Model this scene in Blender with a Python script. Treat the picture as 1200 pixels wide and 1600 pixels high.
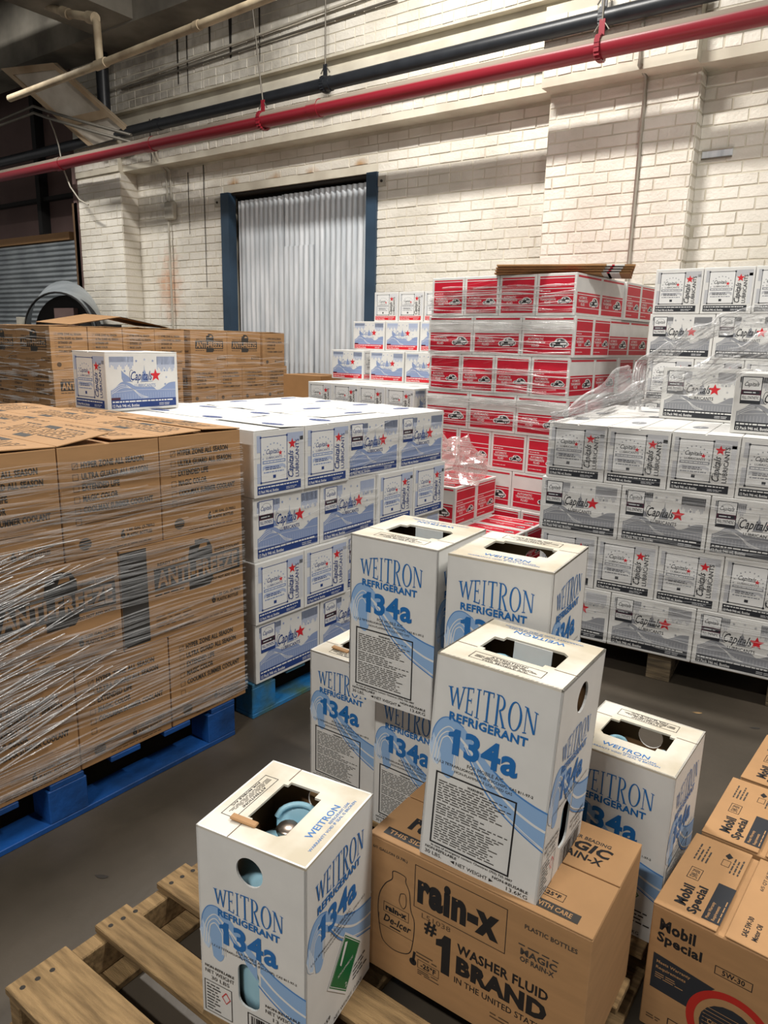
import bpy, bmesh, math, random
from mathutils import Vector, Matrix
random.seed(7)
for o in list(bpy.data.objects): bpy.data.objects.remove(o)
SC = bpy.context.scene
COL = SC.collection
PI = math.pi

# ------------------------------------------------------------------ camera
CX, CPITCH, CROLL, CH, WA = 1131.97, .23136, .02399, 1.42235, -.6228
def c2w(p):
    c, s = math.cos(WA), math.sin(WA)
    return Vector((p[0]*c+p[1]*s, -p[0]*s+p[1]*c, p[2]))
_fw = Vector((0, math.cos(CPITCH), -math.sin(CPITCH))); _rt = Vector((1, 0, 0)); _up = _rt.cross(_fw)
_c, _s = math.cos(CROLL), math.sin(CROLL)
_r2 = c2w(_c*_rt+_s*_up); _u2 = c2w(-_s*_rt+_c*_up); _f2 = c2w(_fw)
cam = bpy.data.cameras.new('camera'); camo = bpy.data.objects.new('camera', cam); COL.objects.link(camo)
camo.matrix_world = Matrix(((_r2.x, _u2.x, -_f2.x, 0), (_r2.y, _u2.y, -_f2.y, 0), (_r2.z, _u2.z, -_f2.z, CH), (0, 0, 0, 1)))
cam.sensor_fit = 'HORIZONTAL'; cam.sensor_width = 36; cam.lens = 36*CX/1200; cam.clip_start = .02; cam.clip_end = 100
SC.camera = camo
def at(px, py, axis, val):
    """point where the view ray of a photo pixel meets a world plane"""
    d = _f2 + _r2*((px-600)/CX) + _u2*((800-py)/CX); o = Vector((0, 0, CH))
    return o + d*((val-o[axis])/d[axis])

# ------------------------------------------------------------------ light
W = bpy.data.worlds.new('world'); SC.world = W; W.use_nodes = True
W.node_tree.nodes['Background'].inputs[0].default_value = (1.0, .97, .93, 1)
W.node_tree.nodes['Background'].inputs[1].default_value = .27
LAMPS = [((1.7, 1.75, 5.15), 190, 1.3), ((-3.0, 3.45, 5.25), 265, 1.3), ((-8.0, 3.0, 5.25), 230, 1.3), ((-.6, -2.4, 5.15), 215, 1.3)]
SC.view_settings.view_transform = 'Standard'; SC.view_settings.look = 'None'
SC.view_settings.gamma = 1; SC.view_settings.use_curve_mapping = False
SC.view_settings.exposure = 0.0

# ------------------------------------------------------------------ materials
def lin(h):
    h = h.lstrip('#'); v = [int(h[i:i+2], 16)/255 for i in (0, 2, 4)]
    return tuple((c/12.92 if c <= .04045 else ((c+.055)/1.055)**2.4) for c in v)+(1,)
MATS = {}
def mat(name, col, rough=.6, var=0, scale=20, metal=0, bump=0, bscale=60, col2=None, stretch=(1, 1, 1), spec=.5):
    m = bpy.data.materials.new(name); m.use_nodes = True; nt = m.node_tree; b = nt.nodes['Principled BSDF']
    c = lin(col); b.inputs['Base Color'].default_value = c; b.inputs['Roughness'].default_value = rough
    b.inputs['Metallic'].default_value = metal; b.inputs['Specular IOR Level'].default_value = spec
    if var or bump or col2:
        tc = nt.nodes.new('ShaderNodeTexCoord'); mp = nt.nodes.new('ShaderNodeMapping'); mp.inputs['Scale'].default_value = stretch
        nt.links.new(tc.outputs['Object'], mp.inputs[0])
    if var or col2:
        n = nt.nodes.new('ShaderNodeTexNoise'); n.inputs['Scale'].default_value = scale; n.inputs['Detail'].default_value = 5
        nt.links.new(mp.outputs[0], n.inputs[0])
        r = nt.nodes.new('ShaderNodeValToRGB')
        c2 = lin(col2) if col2 else tuple(x*(1-var) for x in c[:3])+(1,)
        r.color_ramp.elements[0].position = .35; r.color_ramp.elements[0].color = c2
        r.color_ramp.elements[1].position = .65; r.color_ramp.elements[1].color = c
        nt.links.new(n.outputs[0], r.inputs[0]); nt.links.new(r.outputs[0], b.inputs['Base Color'])
    if bump:
        n2 = nt.nodes.new('ShaderNodeTexNoise'); n2.inputs['Scale'].default_value = bscale; n2.inputs['Detail'].default_value = 4
        nt.links.new(mp.outputs[0], n2.inputs[0])
        bp = nt.nodes.new('ShaderNodeBump'); bp.inputs['Strength'].default_value = bump; bp.inputs['Distance'].default_value = .01
        nt.links.new(n2.outputs[0], bp.inputs['Height']); nt.links.new(bp.outputs[0], b.inputs['Normal'])
    MATS[name] = m; return m
mat('white_board', 'dfdeda', .55, .06, 14)
mat('dusty_white_board', 'ded8cb', .65, col2='bdb29c', scale=7)
mat('kraft', 'ae855a', .75, .10, 10, stretch=(1, 1, 6))
mat('kraft_dark', 'a87d50', .75, .12, 8)
mat('kraft_inside', '7d5c3b', .85, .1)
mat('ink_dark', '3b3733', .7); mat('ink_black', '17171a', .6); mat('ink_brown', '5c4630', .7)
mat('ink_kraft', 'ae855a', .75)
mat('ink_white', 'e2e2e0', .5); mat('ink_gray', '8d8f94', .6); mat('ink_pale_gray', 'b9babd', .6); mat('ink_light_gray', 'cfd0d2', .6)
mat('ink_navy', '1f3c7c', .55); mat('ink_slate_blue', '8798bd', .6); mat('ink_pale_slate', 'aeb9d1', .6)
mat('ink_charcoal', '26292f', .55); mat('ink_star_red', 'd0202c', .5); mat('ink_band_red', 'd3202e', .5)
mat('ink_fluid_red', 'c4142f', .45); mat('ink_maroon', '4a2034', .55)
mat('ink_blue', '1b6bb0', .5); mat('ink_wave', '8fb2da', .5); mat('ink_wave_pale', 'bdd2ea', .5); mat('ink_wave_deep', '4d86c4', .5)
mat('ink_green', '0c6b3c', .45); mat('ink_mobil_red', 'b3261c', .55)
mat('tank_blue', '9fcbdc', .3); mat('tank_shadow', '5b7886', .4); mat('brass', 'b7a79a', .3, metal=1)
mat('blue_paint', '0d4c93', .6, col2='0a3566', scale=7, bump=.3, bscale=40)
mat('blue_paint_worn', '1d74b4', .6, col2='46634f', scale=9, bump=.4, bscale=30)
mat('pallet_wood', '9c7f56', .8, col2='6d5636', scale=6, bump=.5, bscale=50, stretch=(1.2, 12, 12))
mat('pallet_wood_gray', '8b7a5f', .85, col2='54493a', scale=6, bump=.5, bscale=50, stretch=(1.2, 12, 12))
mat('concrete_floor', '4c443a', .5, col2='39332a', scale=2.2, bump=.12, bscale=25)
mat('ceiling_dark', '55524e', .9, .3, 2); mat('beam_concrete', '8d887d', .9, col2='5b574f', scale=1.6)
mat('galvanised', 'e0e4e8', .4, col2='bfc6cc', scale=3, metal=.18, stretch=(6, 6, .6))
mat('galvanised_dull', 'a3aaae', .5, col2='868d92', scale=3, metal=.25)
mat('jamb_blue', '33485c', .5, .2, 5); mat('void_dark', '1d1c1c', .9)
mat('black_pipe', '23262b', .4, .3, 9); mat('beige_pipe', 'b8a98e', .6, col2='8c7d66', scale=5)
mat('conduit', 'b6b0a2', .5, .15, 8); mat('steel_rod', '6e6960', .5, metal=.4)
mat('plywood', 'b9a58a', .8, col2='917a5e', scale=2); mat('plywood_white', 'cfc8bc', .7, col2='a49a8b', scale=2)
mat('purple_wall', '6b5652', .9, .2, 2); mat('stain_black', '2b2723', .9)
mat('lamp_housing', 'd9d9d6', .5)
def emis(name, col, st):
    m = bpy.data.materials.new(name); m.use_nodes = True; nt = m.node_tree; nt.nodes.clear()
    e = nt.nodes.new('ShaderNodeEmission'); e.inputs[0].default_value = lin(col); e.inputs[1].default_value = st
    o = nt.nodes.new('ShaderNodeOutputMaterial'); nt.links.new(e.outputs[0], o.inputs[0]); MATS[name] = m
emis('tube_glow', 'fff3e0', 9)
def pipe_dust():
    m = mat('red_pipe', '9c1a28', .28); nt = m.node_tree; b = nt.nodes['Principled BSDF']
    g = nt.nodes.new('ShaderNodeNewGeometry'); s = nt.nodes.new('ShaderNodeSeparateXYZ'); nt.links.new(g.outputs['Normal'], s.inputs[0])
    r = nt.nodes.new('ShaderNodeValToRGB'); r.color_ramp.elements[0].position = .12; r.color_ramp.elements[0].color = lin('84202c')
    r.color_ramp.elements[1].position = .34; r.color_ramp.elements[1].color = lin('7d7266')
    nt.links.new(s.outputs['Z'], r.inputs[0]); nt.links.new(r.outputs[0], b.inputs['Base Color'])
    r2 = nt.nodes.new('ShaderNodeValToRGB'); r2.color_ramp.elements[0].position = .12; r2.color_ramp.elements[0].color = (.3, .3, .3, 1)
    r2.color_ramp.elements[1].position = .34; r2.color_ramp.elements[1].color = (.9, .9, .9, 1)
    nt.links.new(s.outputs['Z'], r2.inputs[0]); nt.links.new(r2.outputs[0], b.inputs['Roughness'])
pipe_dust()
def brick_paint():
    m = mat('painted_brick', 'e4dfd4', .6, col2='cfc9bc', scale=2.5, bump=.5, bscale=45); nt = m.node_tree; b = nt.nodes['Principled BSDF']
    src = b.inputs['Base Color'].links[0].from_socket
    g = nt.nodes.new('ShaderNodeNewGeometry')
    def blot(center, rad, col, prev, amt, zs=1.0):
        v = nt.nodes.new('ShaderNodeVectorMath'); v.operation = 'SUBTRACT'; nt.links.new(g.outputs['Position'], v.inputs[0]); v.inputs[1].default_value = center
        sc = nt.nodes.new('ShaderNodeVectorMath'); sc.operation = 'MULTIPLY'; nt.links.new(v.outputs[0], sc.inputs[0]); sc.inputs[1].default_value = (1, 1, zs)
        l = nt.nodes.new('ShaderNodeVectorMath'); l.operation = 'LENGTH'; nt.links.new(sc.outputs[0], l.inputs[0])
        n = nt.nodes.new('ShaderNodeTexNoise'); n.inputs['Scale'].default_value = 9; nt.links.new(g.outputs['Position'], n.inputs[0])
        a = nt.nodes.new('ShaderNodeMath'); a.operation = 'MULTIPLY_ADD'; nt.links.new(n.outputs[0], a.inputs[0]); a.inputs[1].default_value = rad*1.2; nt.links.new(l.outputs['Value'], a.inputs[2])
        mr = nt.nodes.new('ShaderNodeMapRange'); mr.inputs[1].default_value = rad*.7; mr.inputs[2].default_value = rad*1.5; mr.inputs[3].default_value = amt; mr.inputs[4].default_value = 0
        nt.links.new(a.outputs[0], mr.inputs[0])
        mx = nt.nodes.new('ShaderNodeMix'); mx.data_type = 'RGBA'; nt.links.new(mr.outputs[0], mx.inputs[0]); nt.links.new(prev, mx.inputs[6]); mx.inputs[7].default_value = lin(col)
        return mx.outputs[2]
    s = blot((-7.32, 5.72, 1.98), .30, 'c98a5a', src, .7, .55)
    for x in (-6.2, -5.6, -5.1, -4.5): s = blot((x, 5.73, 3.01), .12, 'a97a3c', s, .8, 1.6)
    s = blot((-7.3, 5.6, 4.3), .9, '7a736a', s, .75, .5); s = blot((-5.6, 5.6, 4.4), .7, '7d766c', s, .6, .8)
    nt.links.new(s, b.inputs['Base Color'])
    m2 = mat('mortar', 'd5cfbe', .85, col2='bdb5a4', scale=3)
brick_paint()
def film(name, opac, gl, rough, tint='ffffff', dif=.5):
    m = bpy.data.materials.new(name); m.use_nodes = True; nt = m.node_tree; nt.nodes.clear()
    t = nt.nodes.new('ShaderNodeBsdfTransparent'); g = nt.nodes.new('ShaderNodeBsdfGlossy'); g.inputs['Roughness'].default_value = rough
    d = nt.nodes.new('ShaderNodeBsdfDiffuse'); d.inputs[0].default_value = lin(tint)
    m1 = nt.nodes.new('ShaderNodeMixShader'); m1.inputs[0].default_value = dif; nt.links.new(g.outputs[0], m1.inputs[1]); nt.links.new(d.outputs[0], m1.inputs[2])
    tc = nt.nodes.new('ShaderNodeTexCoord'); n = nt.nodes.new('ShaderNodeTexNoise'); n.inputs['Scale'].default_value = 9; n.inputs['Detail'].default_value = 6
    nt.links.new(tc.outputs['Object'], n.inputs[0])
    mr = nt.nodes.new('ShaderNodeMapRange'); mr.inputs[1].default_value = .3; mr.inputs[2].default_value = .7; mr.inputs[3].default_value = opac*.35; mr.inputs[4].default_value = opac
    nt.links.new(n.outputs[0], mr.inputs[0])
    bp = nt.nodes.new('ShaderNodeBump'); bp.inputs['Strength'].default_value = .6; bp.inputs['Distance'].default_value = .02; nt.links.new(n.outputs[0], bp.inputs['Height']); nt.links.new(bp.outputs[0], g.inputs['Normal'])
    m2 = nt.nodes.new('ShaderNodeMixShader'); nt.links.new(mr.outputs[0], m2.inputs[0]); nt.links.new(t.outputs[0], m2.inputs[1]); nt.links.new(m1.outputs[0], m2.inputs[2])
    o = nt.nodes.new('ShaderNodeOutputMaterial'); nt.links.new(m2.outputs[0], o.inputs[0]); MATS[name] = m
film('film', .17, .5, .25, 'ffffff', .8); film('film_loose', .5, .6, .16, 'ffffff', .78); film('film_bag', .6, .6, .1, 'f3d9d4', .5)

# ------------------------------------------------------------------ mesh helpers
class MB:
    """collects geometry for one mesh object with several materials"""
    def __init__(s): s.v = []; s.f = []; s.m = []; s.mats = []; s.smooth = []
    def mi(s, m):
        if m not in s.mats: s.mats.append(m)
        return s.mats.index(m)
    def add(s, vs, fs, m, M=None, smooth=False):
        b = len(s.v); k = s.mi(m)
        for p in vs:
            p = Vector(p); s.v.append(tuple(M @ p if M else p))
        for f in fs: s.f.append(tuple(b+i for i in f)); s.m.append(k); s.smooth.append(smooth)
    def box(s, lo, hi, m, M=None, ch=0):
        if ch:
            bm = bmesh.new(); bmesh.ops.create_cube(bm, size=1)
            for v in bm.verts: v.co = Vector(((lo[i]+hi[i])/2+v.co[i]*(hi[i]-lo[i]) for i in range(3)))
            bmesh.ops.bevel(bm, geom=bm.edges[:], offset=ch, segments=1, affect='EDGES'); bm.verts.index_update()
            s.add([v.co[:] for v in bm.verts], [[v.index for v in f.verts] for f in bm.faces], m, M); bm.free(); return
        x0, y0, z0 = lo; x1, y1, z1 = hi
        s.add([(x0, y0, z0), (x1, y0, z0), (x1, y1, z0), (x0, y1, z0), (x0, y0, z1), (x1, y0, z1), (x1, y1, z1), (x0, y1, z1)],
              [(0, 3, 2, 1), (4, 5, 6, 7), (0, 1, 5, 4), (1, 2, 6, 5), (2, 3, 7, 6), (3, 0, 4, 7)], m, M)
    def tube(s, pts, r, m, n=12, caps=True):
        pts = [Vector(p) for p in pts]; rings = []; vs = []; fs = []
        up = Vector((0, 0, 1))
        for i, p in enumerate(pts):
            d = (pts[min(i+1, len(pts)-1)]-pts[max(i-1, 0)]).normalized()
            a = d.cross(up) if abs(d.dot(up)) < .95 else d.cross(Vector((1, 0, 0))); a.normalize(); b = d.cross(a)
            rr = r[i] if isinstance(r, (list, tuple)) else r
            for k in range(n): vs.append(p+a*rr*math.cos(2*PI*k/n)+b*rr*math.sin(2*PI*k/n))
        for i in range(len(pts)-1):
            for k in range(n): fs.append((i*n+k, i*n+(k+1) % n, (i+1)*n+(k+1) % n, (i+1)*n+k))
        s.add(vs, fs, m, smooth=True)
        if caps:
            s.add(vs[:n], [tuple(range(n))], m); s.add(vs[-n:], [tuple(range(n))], m)
    def lathe(s, prof, m, n=24, M=None):
        vs = []; fs = []
        for r, z in prof:
            for k in range(n): vs.append((r*math.cos(2*PI*k/n), r*math.sin(2*PI*k/n), z))
        for i in range(len(prof)-1):
            for k in range(n): fs.append((i*n+k, i*n+(k+1) % n, (i+1)*n+(k+1) % n, (i+1)*n+k))
        s.add(vs, fs, m, M, True)
    def mesh(s, name):
        me = bpy.data.meshes.new(name); me.from_pydata(s.v, [], s.f)
        for k in s.mats: me.materials.append(MATS[k])
        me.polygons.foreach_set('material_index', s.m); me.polygons.foreach_set('use_smooth', s.smooth); me.update(); return me
def link(name, data, parent=None, loc=(0, 0, 0), rot=(0, 0, 0)):
    o = bpy.data.objects.new(name, data); COL.objects.link(o); o.location = loc; o.rotation_euler = rot
    if parent: o.parent = parent
    return o
def tag(o, label, cat, group=None):
    o['label'] = label; o['category'] = cat
    if group: o['group'] = group
    return o
def struct(o): o['kind'] = 'structure'; return o
def recalc(me):
    bm = bmesh.new(); bm.from_mesh(me); bmesh.ops.recalc_face_normals(bm, faces=bm.faces); bm.to_mesh(me); bm.free(); return me

# ------------------------------------------------------------------ printing (flat ink shapes a fraction of a millimetre above the board)
_tc = {}
def glyphs(txt, bold=0, shear=0, res=2):
    k = (txt, bold, shear, res)
    if k in _tc: return _tc[k]
    cu = bpy.data.curves.new('t', 'FONT'); cu.body = txt; cu.size = 1; cu.offset = bold; cu.shear = shear; cu.resolution_u = res; cu.fill_mode = 'FRONT'
    cu.space_character = 1+bold*1.6
    o = bpy.data.objects.new('t', cu); COL.objects.link(o)
    dg = bpy.context.evaluated_depsgraph_get(); me = o.evaluated_get(dg).to_mesh()
    vs = [(v.co.x, v.co.y) for v in me.vertices]; fs = [tuple(p.vertices) for p in me.polygons]
    o.evaluated_get(dg).to_mesh_clear(); bpy.data.objects.remove(o); bpy.data.curves.remove(cu)
    x0 = min(v[0] for v in vs); x1 = max(v[0] for v in vs); y0 = min(v[1] for v in vs); y1 = max(v[1] for v in vs)
    vs = [((x-x0)/(x1-x0), (y-y0)/(y1-y0)) for x, y in vs]
    _tc[k] = (vs, fs); return _tc[k]
def star_pts(cx, cy, r, ax=1):
    return [(cx+ax*r*(1 if i % 2 == 0 else .42)*math.sin(i*PI/5), cy+r*(1 if i % 2 == 0 else .42)*math.cos(i*PI/5)) for i in range(10)]
def cr(pts, n=8):
    """catmull-rom samples"""
    P = [pts[0]]+list(pts)+[pts[-1]]; out = []
    for i in range(1, len(P)-2):
        for j in range(n):
            t = j/n; a, b, c, d = P[i-1], P[i], P[i+1], P[i+2]
            out.append(tuple(.5*(2*b[k]+(c[k]-a[k])*t+(2*a[k]-5*b[k]+4*c[k]-d[k])*t*t+(3*b[k]-a[k]-3*c[k]+d[k])*t**3) for k in (0, 1)))
    out.append(tuple(pts[-1])); return out
class Print(MB):
    """shapes in fractions (u, v) of a face a x h metres; face looks along -Y"""
    def __init__(s, a, h): super().__init__(); s.a = a; s.h = h
    def P(s, u, v, L): return (u*s.a, -.0005-.00018*L, v*s.h)
    def poly(s, pts, ink, L=0): s.add([s.P(u, v, L) for u, v in pts], [tuple(range(len(pts)))], ink)
    def rect(s, u0, v0, u1, v1, ink, L=0): s.poly([(u0, v0), (u1, v0), (u1, v1), (u0, v1)], ink, L)
    def ell(s, cu, cv, ru, rv, ink, L=0, n=20): s.poly([(cu+ru*math.cos(2*PI*k/n), cv+rv*math.sin(2*PI*k/n)) for k in range(n)], ink, L)
    def ring(s, cu, cv, ru, rv, w, ink, L=0, n=24, a0=0, a1=2*PI):
        pts = [(cu+ru*math.cos(a0+(a1-a0)*k/n), cv+rv*math.sin(a0+(a1-a0)*k/n)) for k in range(n+1)]; s.line(pts, w, ink, L)
    def line(s, pts, w, ink, L=0):
        """stroke of w metres"""
        q = [Vector((u*s.a, v*s.h)) for u, v in pts]; vs = []; fs = []
        for i, p in enumerate(q):
            d = (q[min(i+1, len(q)-1)]-q[max(i-1, 0)]); d.normalize(); n = Vector((-d.y, d.x))*w/2
            y = -.0005-.00018*L; vs += [(p.x+n.x, y, p.y+n.y), (p.x-n.x, y, p.y-n.y)]
        for i in range(len(q)-1): fs.append((2*i+1, 2*i+3, 2*i+2, 2*i))
        s.add(vs, fs, ink)
    def frame(s, u0, v0, u1, v1, w, ink, L=0): 
        a, b = w/2/s.a, w/2/s.h
        s.rect(u0-a, v0-b, u1+a, v0+b, ink, L); s.rect(u0-a, v1-b, u1+a, v1+b, ink, L); s.rect(u0-a, v0, u0+a, v1, ink, L); s.rect(u1-a, v0, u1+a, v1, ink, L)
    def band(s, top, bot, ink, L=0):
        vs = []; fs = []
        for p, q in zip(top, bot): vs += [s.P(p[0], p[1], L), s.P(q[0], q[1], L)]
        for i in range(len(top)-1): fs.append((2*i+1, 2*i+3, 2*i+2, 2*i))
        s.add(vs, fs, ink)
    def text(s, t, u0, v0, u1, v1, ink, L=1, bold=0, shear=0, rot=0, res=2, warp=None):
        """fills the given rectangle; rot 90 reads upwards"""
        vs, fs = glyphs(t, bold, shear, res); out = []
        for x, y in vs:
            if rot == 90: x, y = 1-y, x
            if rot == 180: x, y = 1-x, 1-y
            if rot == 270: x, y = y, 1-x
            u = u0+(u1-u0)*x; v = v0+(v1-v0)*y
            if warp: u, v = warp(u, v)
            out.append(s.P(u, v, L))
        s.add(out, fs, ink)
    def one(s, u0, v0, u1, v1, ink, L=1):
        w, h = u1-u0, v1-v0
        s.poly([(u0+w*.42, v0), (u0+w, v0), (u0+w, v1), (u0+w*.55, v1), (u0+w*.38, v1-h*.13), (u0, v1-h*.20), (u0, v1-h*.36), (u0+w*.42, v1-h*.33)], ink, L)
    def para(s, u0, v0, u1, v1, rows, ink, L=1, seed=1, fill=.55, gap=.012, ragged=.3):
        """rows of unreadably small words, as dashes"""
        R = random.Random(seed); h = (v1-v0)/rows
        for r in range(rows):
            v = v1-(r+1)*h; u = u0; end = u1-(u1-u0)*ragged*R.random()
            while u < end-.02:
                w = min(R.uniform(.02, .085), end-u); s.rect(u, v+h*(.5-fill/2), u+w, v+h*(.5+fill/2), ink, L); u += w+gap
def face(o, me, a, b, h, side, name='print'):
    loc, rot = {'front': ((-a/2, -b/2, 0), (0, 0, 0)), 'right': ((a/2, -b/2, 0), (0, 0, PI/2)), 'left': ((-a/2, b/2, 0), (0, 0, -PI/2)),
                'back': ((a/2, b/2, 0), (0, 0, PI)), 'top': ((-a/2, -b/2, h), (-PI/2, 0, 0))}[side]
    return link(name, me, o, loc, rot)

# --- lubricant cartons
LL, LW, LH = .352, .2565, .2406
def lens_script(p, t, u0, v0, u1, v1, ink, L): p.text(t, u0, v0, u1, v1, ink, L, bold=.012, shear=.45)
def lub_wide(band, build, sky, txt, badge):
    p = Print(LL, LH); R = random.Random(3)
    for (a, b, c) in ((.05, .37, .75), (.69, .95, .70)):
        n = 16
        for i in range(n): 
            u = a+(b-a)*i/n; p.rect(u, c+.04*math.sin(i*1.3), u+(b-a)/n*.72, .93, sky, 0)
        p.rect(a, c+.09, b, .93, sky, 0)
    hill = cr([(.05, .36), (.12, .42), (.2, .50), (.3, .48), (.38, .42), (.5, .40), (.62, .40), (.68, .34), (.76, .38), (.85, .46), (.95, .48)], 4)
    p.band(hill, [(u, .19) for u, v in hill], build, 0)
    for i in range(26):
        u = .06+.88*i/25; p.line([(u, .20), (u, .30)], .0012, sky, 1)
    for k in range(3): p.line(cr([(.06, .30+.03*k), (.2, .40+.03*k), (.33, .38), (.45, .27-.02*k), (.55, .22)], 5), .0016, 'ink_white', 1)
    p.line([(.06, .32), (.40, .36), (.95, .34)], .001, 'ink_white', 1)
    p.poly([(.20, .70), (.24, .64), (.30, .58), (.33, .50), (.22, .50), (.20, .56)], build, 1)
    # dome
    p.poly([(.46, .50), (.56, .50), (.55, .57), (.535, .60), (.53, .66), (.515, .70), (.511, .80), (.507, .70), (.49, .66), (.485, .60), (.47, .57)], build, 1)
    for i in range(11):
        a = PI*(1.12-1.24*i/10); p.poly(star_pts(.52+.30*math.cos(a), .56+.32*math.sin(a), .028, .68), sky if i % 2 else build, 1)
    lens_script(p, 'Capitals', .32, .47, .62, .68, txt, 2); p.ring(.335, .60, .03, .10, .0018, txt, 2, 14, PI*.3, PI*1.6)
    p.line([(.45, .49), (.62, .50)], .0012, txt, 2)
    p.poly(star_pts(.665, .60, .115, .68), 'ink_star_red', 3)
    p.text('LUBRICANTS', .37, .40, .66, .46, build if not badge else txt, 2, bold=.01)
    p.rect(.05, .05, .95, .195, band, 1)
    p.text('12 Pack 946 mL Bottles', .065, .065, .42, .118, 'ink_white', 2, bold=.02)
    p.para(.065, .14, .92, .18, 1, 'ink_white', 2, 4, .6, .01, 0); p.para(.70, .065, .93, .12, 2, 'ink_light_gray', 2, 5, .4, .01, .4)
    if badge:
        p.rect(.075, .50, .275, .93, 'ink_white', 2); p.frame(.075, .50, .275, .93, .003, txt, 3)
        p.text('Capitals', .10, .76, .25, .85, txt, 3, bold=.012, shear=.4); p.ring(.175, .80, .07, .09, .0014, 'ink_gray', 3, 12, 0, PI)
        p.rect(.075, .64, .275, .72, 'ink_maroon', 4); p.rect(.09, .655, .26, .705, 'ink_charcoal', 5); p.para(.10, .665, .25, .695, 1, 'ink_light_gray', 6, 8, .6, .01, 0)
        p.text('FULL SYNTHETIC', .09, .57, .26, .62, txt, 4, bold=.02); p.rect(.075, .50, .275, .55, band, 4)
    else:
        p.rect(.05, .195, .17, .235, 'ink_maroon', 2)
    return p.mesh('lubricant_print_wide')
def lub_narrow(band, build, sky, txt):
    p = Print(LW, LH)
    p.rect(.05, .68, .13, .93, sky); p.rect(.05, .22, .13, .52, sky); p.rect(.62, .80, .95, .93, sky); p.rect(.88, .22, .95, .86, 'ink_light_gray')
    p.rect(.12, .225, .62, .90, 'ink_white', 1); p.frame(.12, .225, .62, .90, .0026, txt, 2)
    for u, v in ((.12, .225), (.62, .225), (.12, .90), (.62, .90)): p.rect(u-.015, v-.015, u+.015, v+.015, txt, 3)
    for i in range(11):
        a = PI*(1-i/10); p.poly(star_pts(.37+.21*math.cos(a), .58+.22*math.sin(a), .018, .94), build, 2)
    p.text('Capitals', .22, .62, .47, .72, txt, 2, bold=.012, shear=.4); p.poly(star_pts(.49, .645, .045, .94), 'ink_star_red', 3)
    p.text('LUBRICANTS', .22, .57, .52, .605, txt, 2, bold=.01)
    p.rect(.15, .50, .59, .55, build, 2); p.para(.17, .51, .57, .54, 1, 'ink_white', 3, 3, .6, .01, 0)
    p.band([(.15, .46), (.2, .48), (.37, .47), (.53, .48), (.59, .45)], [(.15, .40), (.2, .43), (.37, .41), (.53, .43), (.59, .39)], sky, 2); p.para(.2, .40, .54, .46, 2, txt, 3, 6, .45)
    p.para(.17, .35, .57, .39, 1, build, 2, 7, .5, .01, .1); p.rect(.345, .27, .40, .32, txt, 2)
    p.text('Capitals', .64, .24, .78, .66, txt, 2, bold=.01, shear=.4, rot=90); p.line(cr([(.66, .24), (.64, .34), (.70, .40), (.77, .56)], 5), .0016, txt, 2)
    p.poly(star_pts(.725, .76, .085, .94), 'ink_star_red', 3)
    p.text('LUBRICANTS', .79, .23, .86, .82, txt, 2, bold=.012, rot=90)
    p.rect(.05, .05, .90, .185, band, 1); p.text('12 Pack 946 mL Bottles', .07, .065, .45, .11, 'ink_white', 2, bold=.02)
    p.para(.07, .13, .85, .17, 1, 'ink_white', 2, 4, .5, .012, 0); p.para(.6, .065, .88, .11, 2, 'ink_light_gray', 2, 5, .4, .01, .4)
    return p.mesh('lubricant_print_narrow')
def lub_top(oval):
    p = Print(LL, LW)
    p.rect(.0, .494, 1, .506, 'ink_gray', 0); p.ell(.74, .74, .16, .11, oval, 1); p.text('Capitals', .64, .71, .84, .77, 'ink_white', 2, shear=.3)
    return p.mesh('lubricant_print_top')
LUB = {
 'blue': (lub_wide('ink_navy', 'ink_slate_blue', 'ink_pale_slate', 'ink_navy', True), lub_narrow('ink_navy', 'ink_slate_blue', 'ink_pale_slate', 'ink_navy'), lub_top('ink_navy')),
 'gray': (lub_wide('ink_charcoal', 'ink_gray', 'ink_pale_gray', 'ink_charcoal', True), lub_narrow('ink_charcoal', 'ink_gray', 'ink_pale_gray', 'ink_charcoal'), lub_top('ink_gray')),
 'red': (lub_wide('ink_band_red', 'ink_slate_blue', 'ink_pale_slate', 'ink_slate_blue', False), lub_narrow('ink_band_red', 'ink_gray', 'ink_light_gray', 'ink_charcoal'), lub_top('ink_pale_gray')),
 'plainblue': (lub_wide('ink_navy', 'ink_slate_blue', 'ink_pale_slate', 'ink_navy', False), lub_narrow('ink_navy', 'ink_slate_blue', 'ink_pale_slate', 'ink_navy'), lub_top('ink_navy')),
}
def lub_flap(oval):
    p = Print(LL, LW/2); p.ell(.28, .55, .15, .24, oval, 1); p.text('Capitals', .17, .49, .39, .61, 'ink_white', 2, shear=.3, rot=180); return p.mesh('lubricant_print_flap')
LUBFLAP = {k: lub_flap(c) for k, c in (('blue', 'ink_navy'), ('plainblue', 'ink_navy'), ('gray', 'ink_gray'))}
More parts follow.
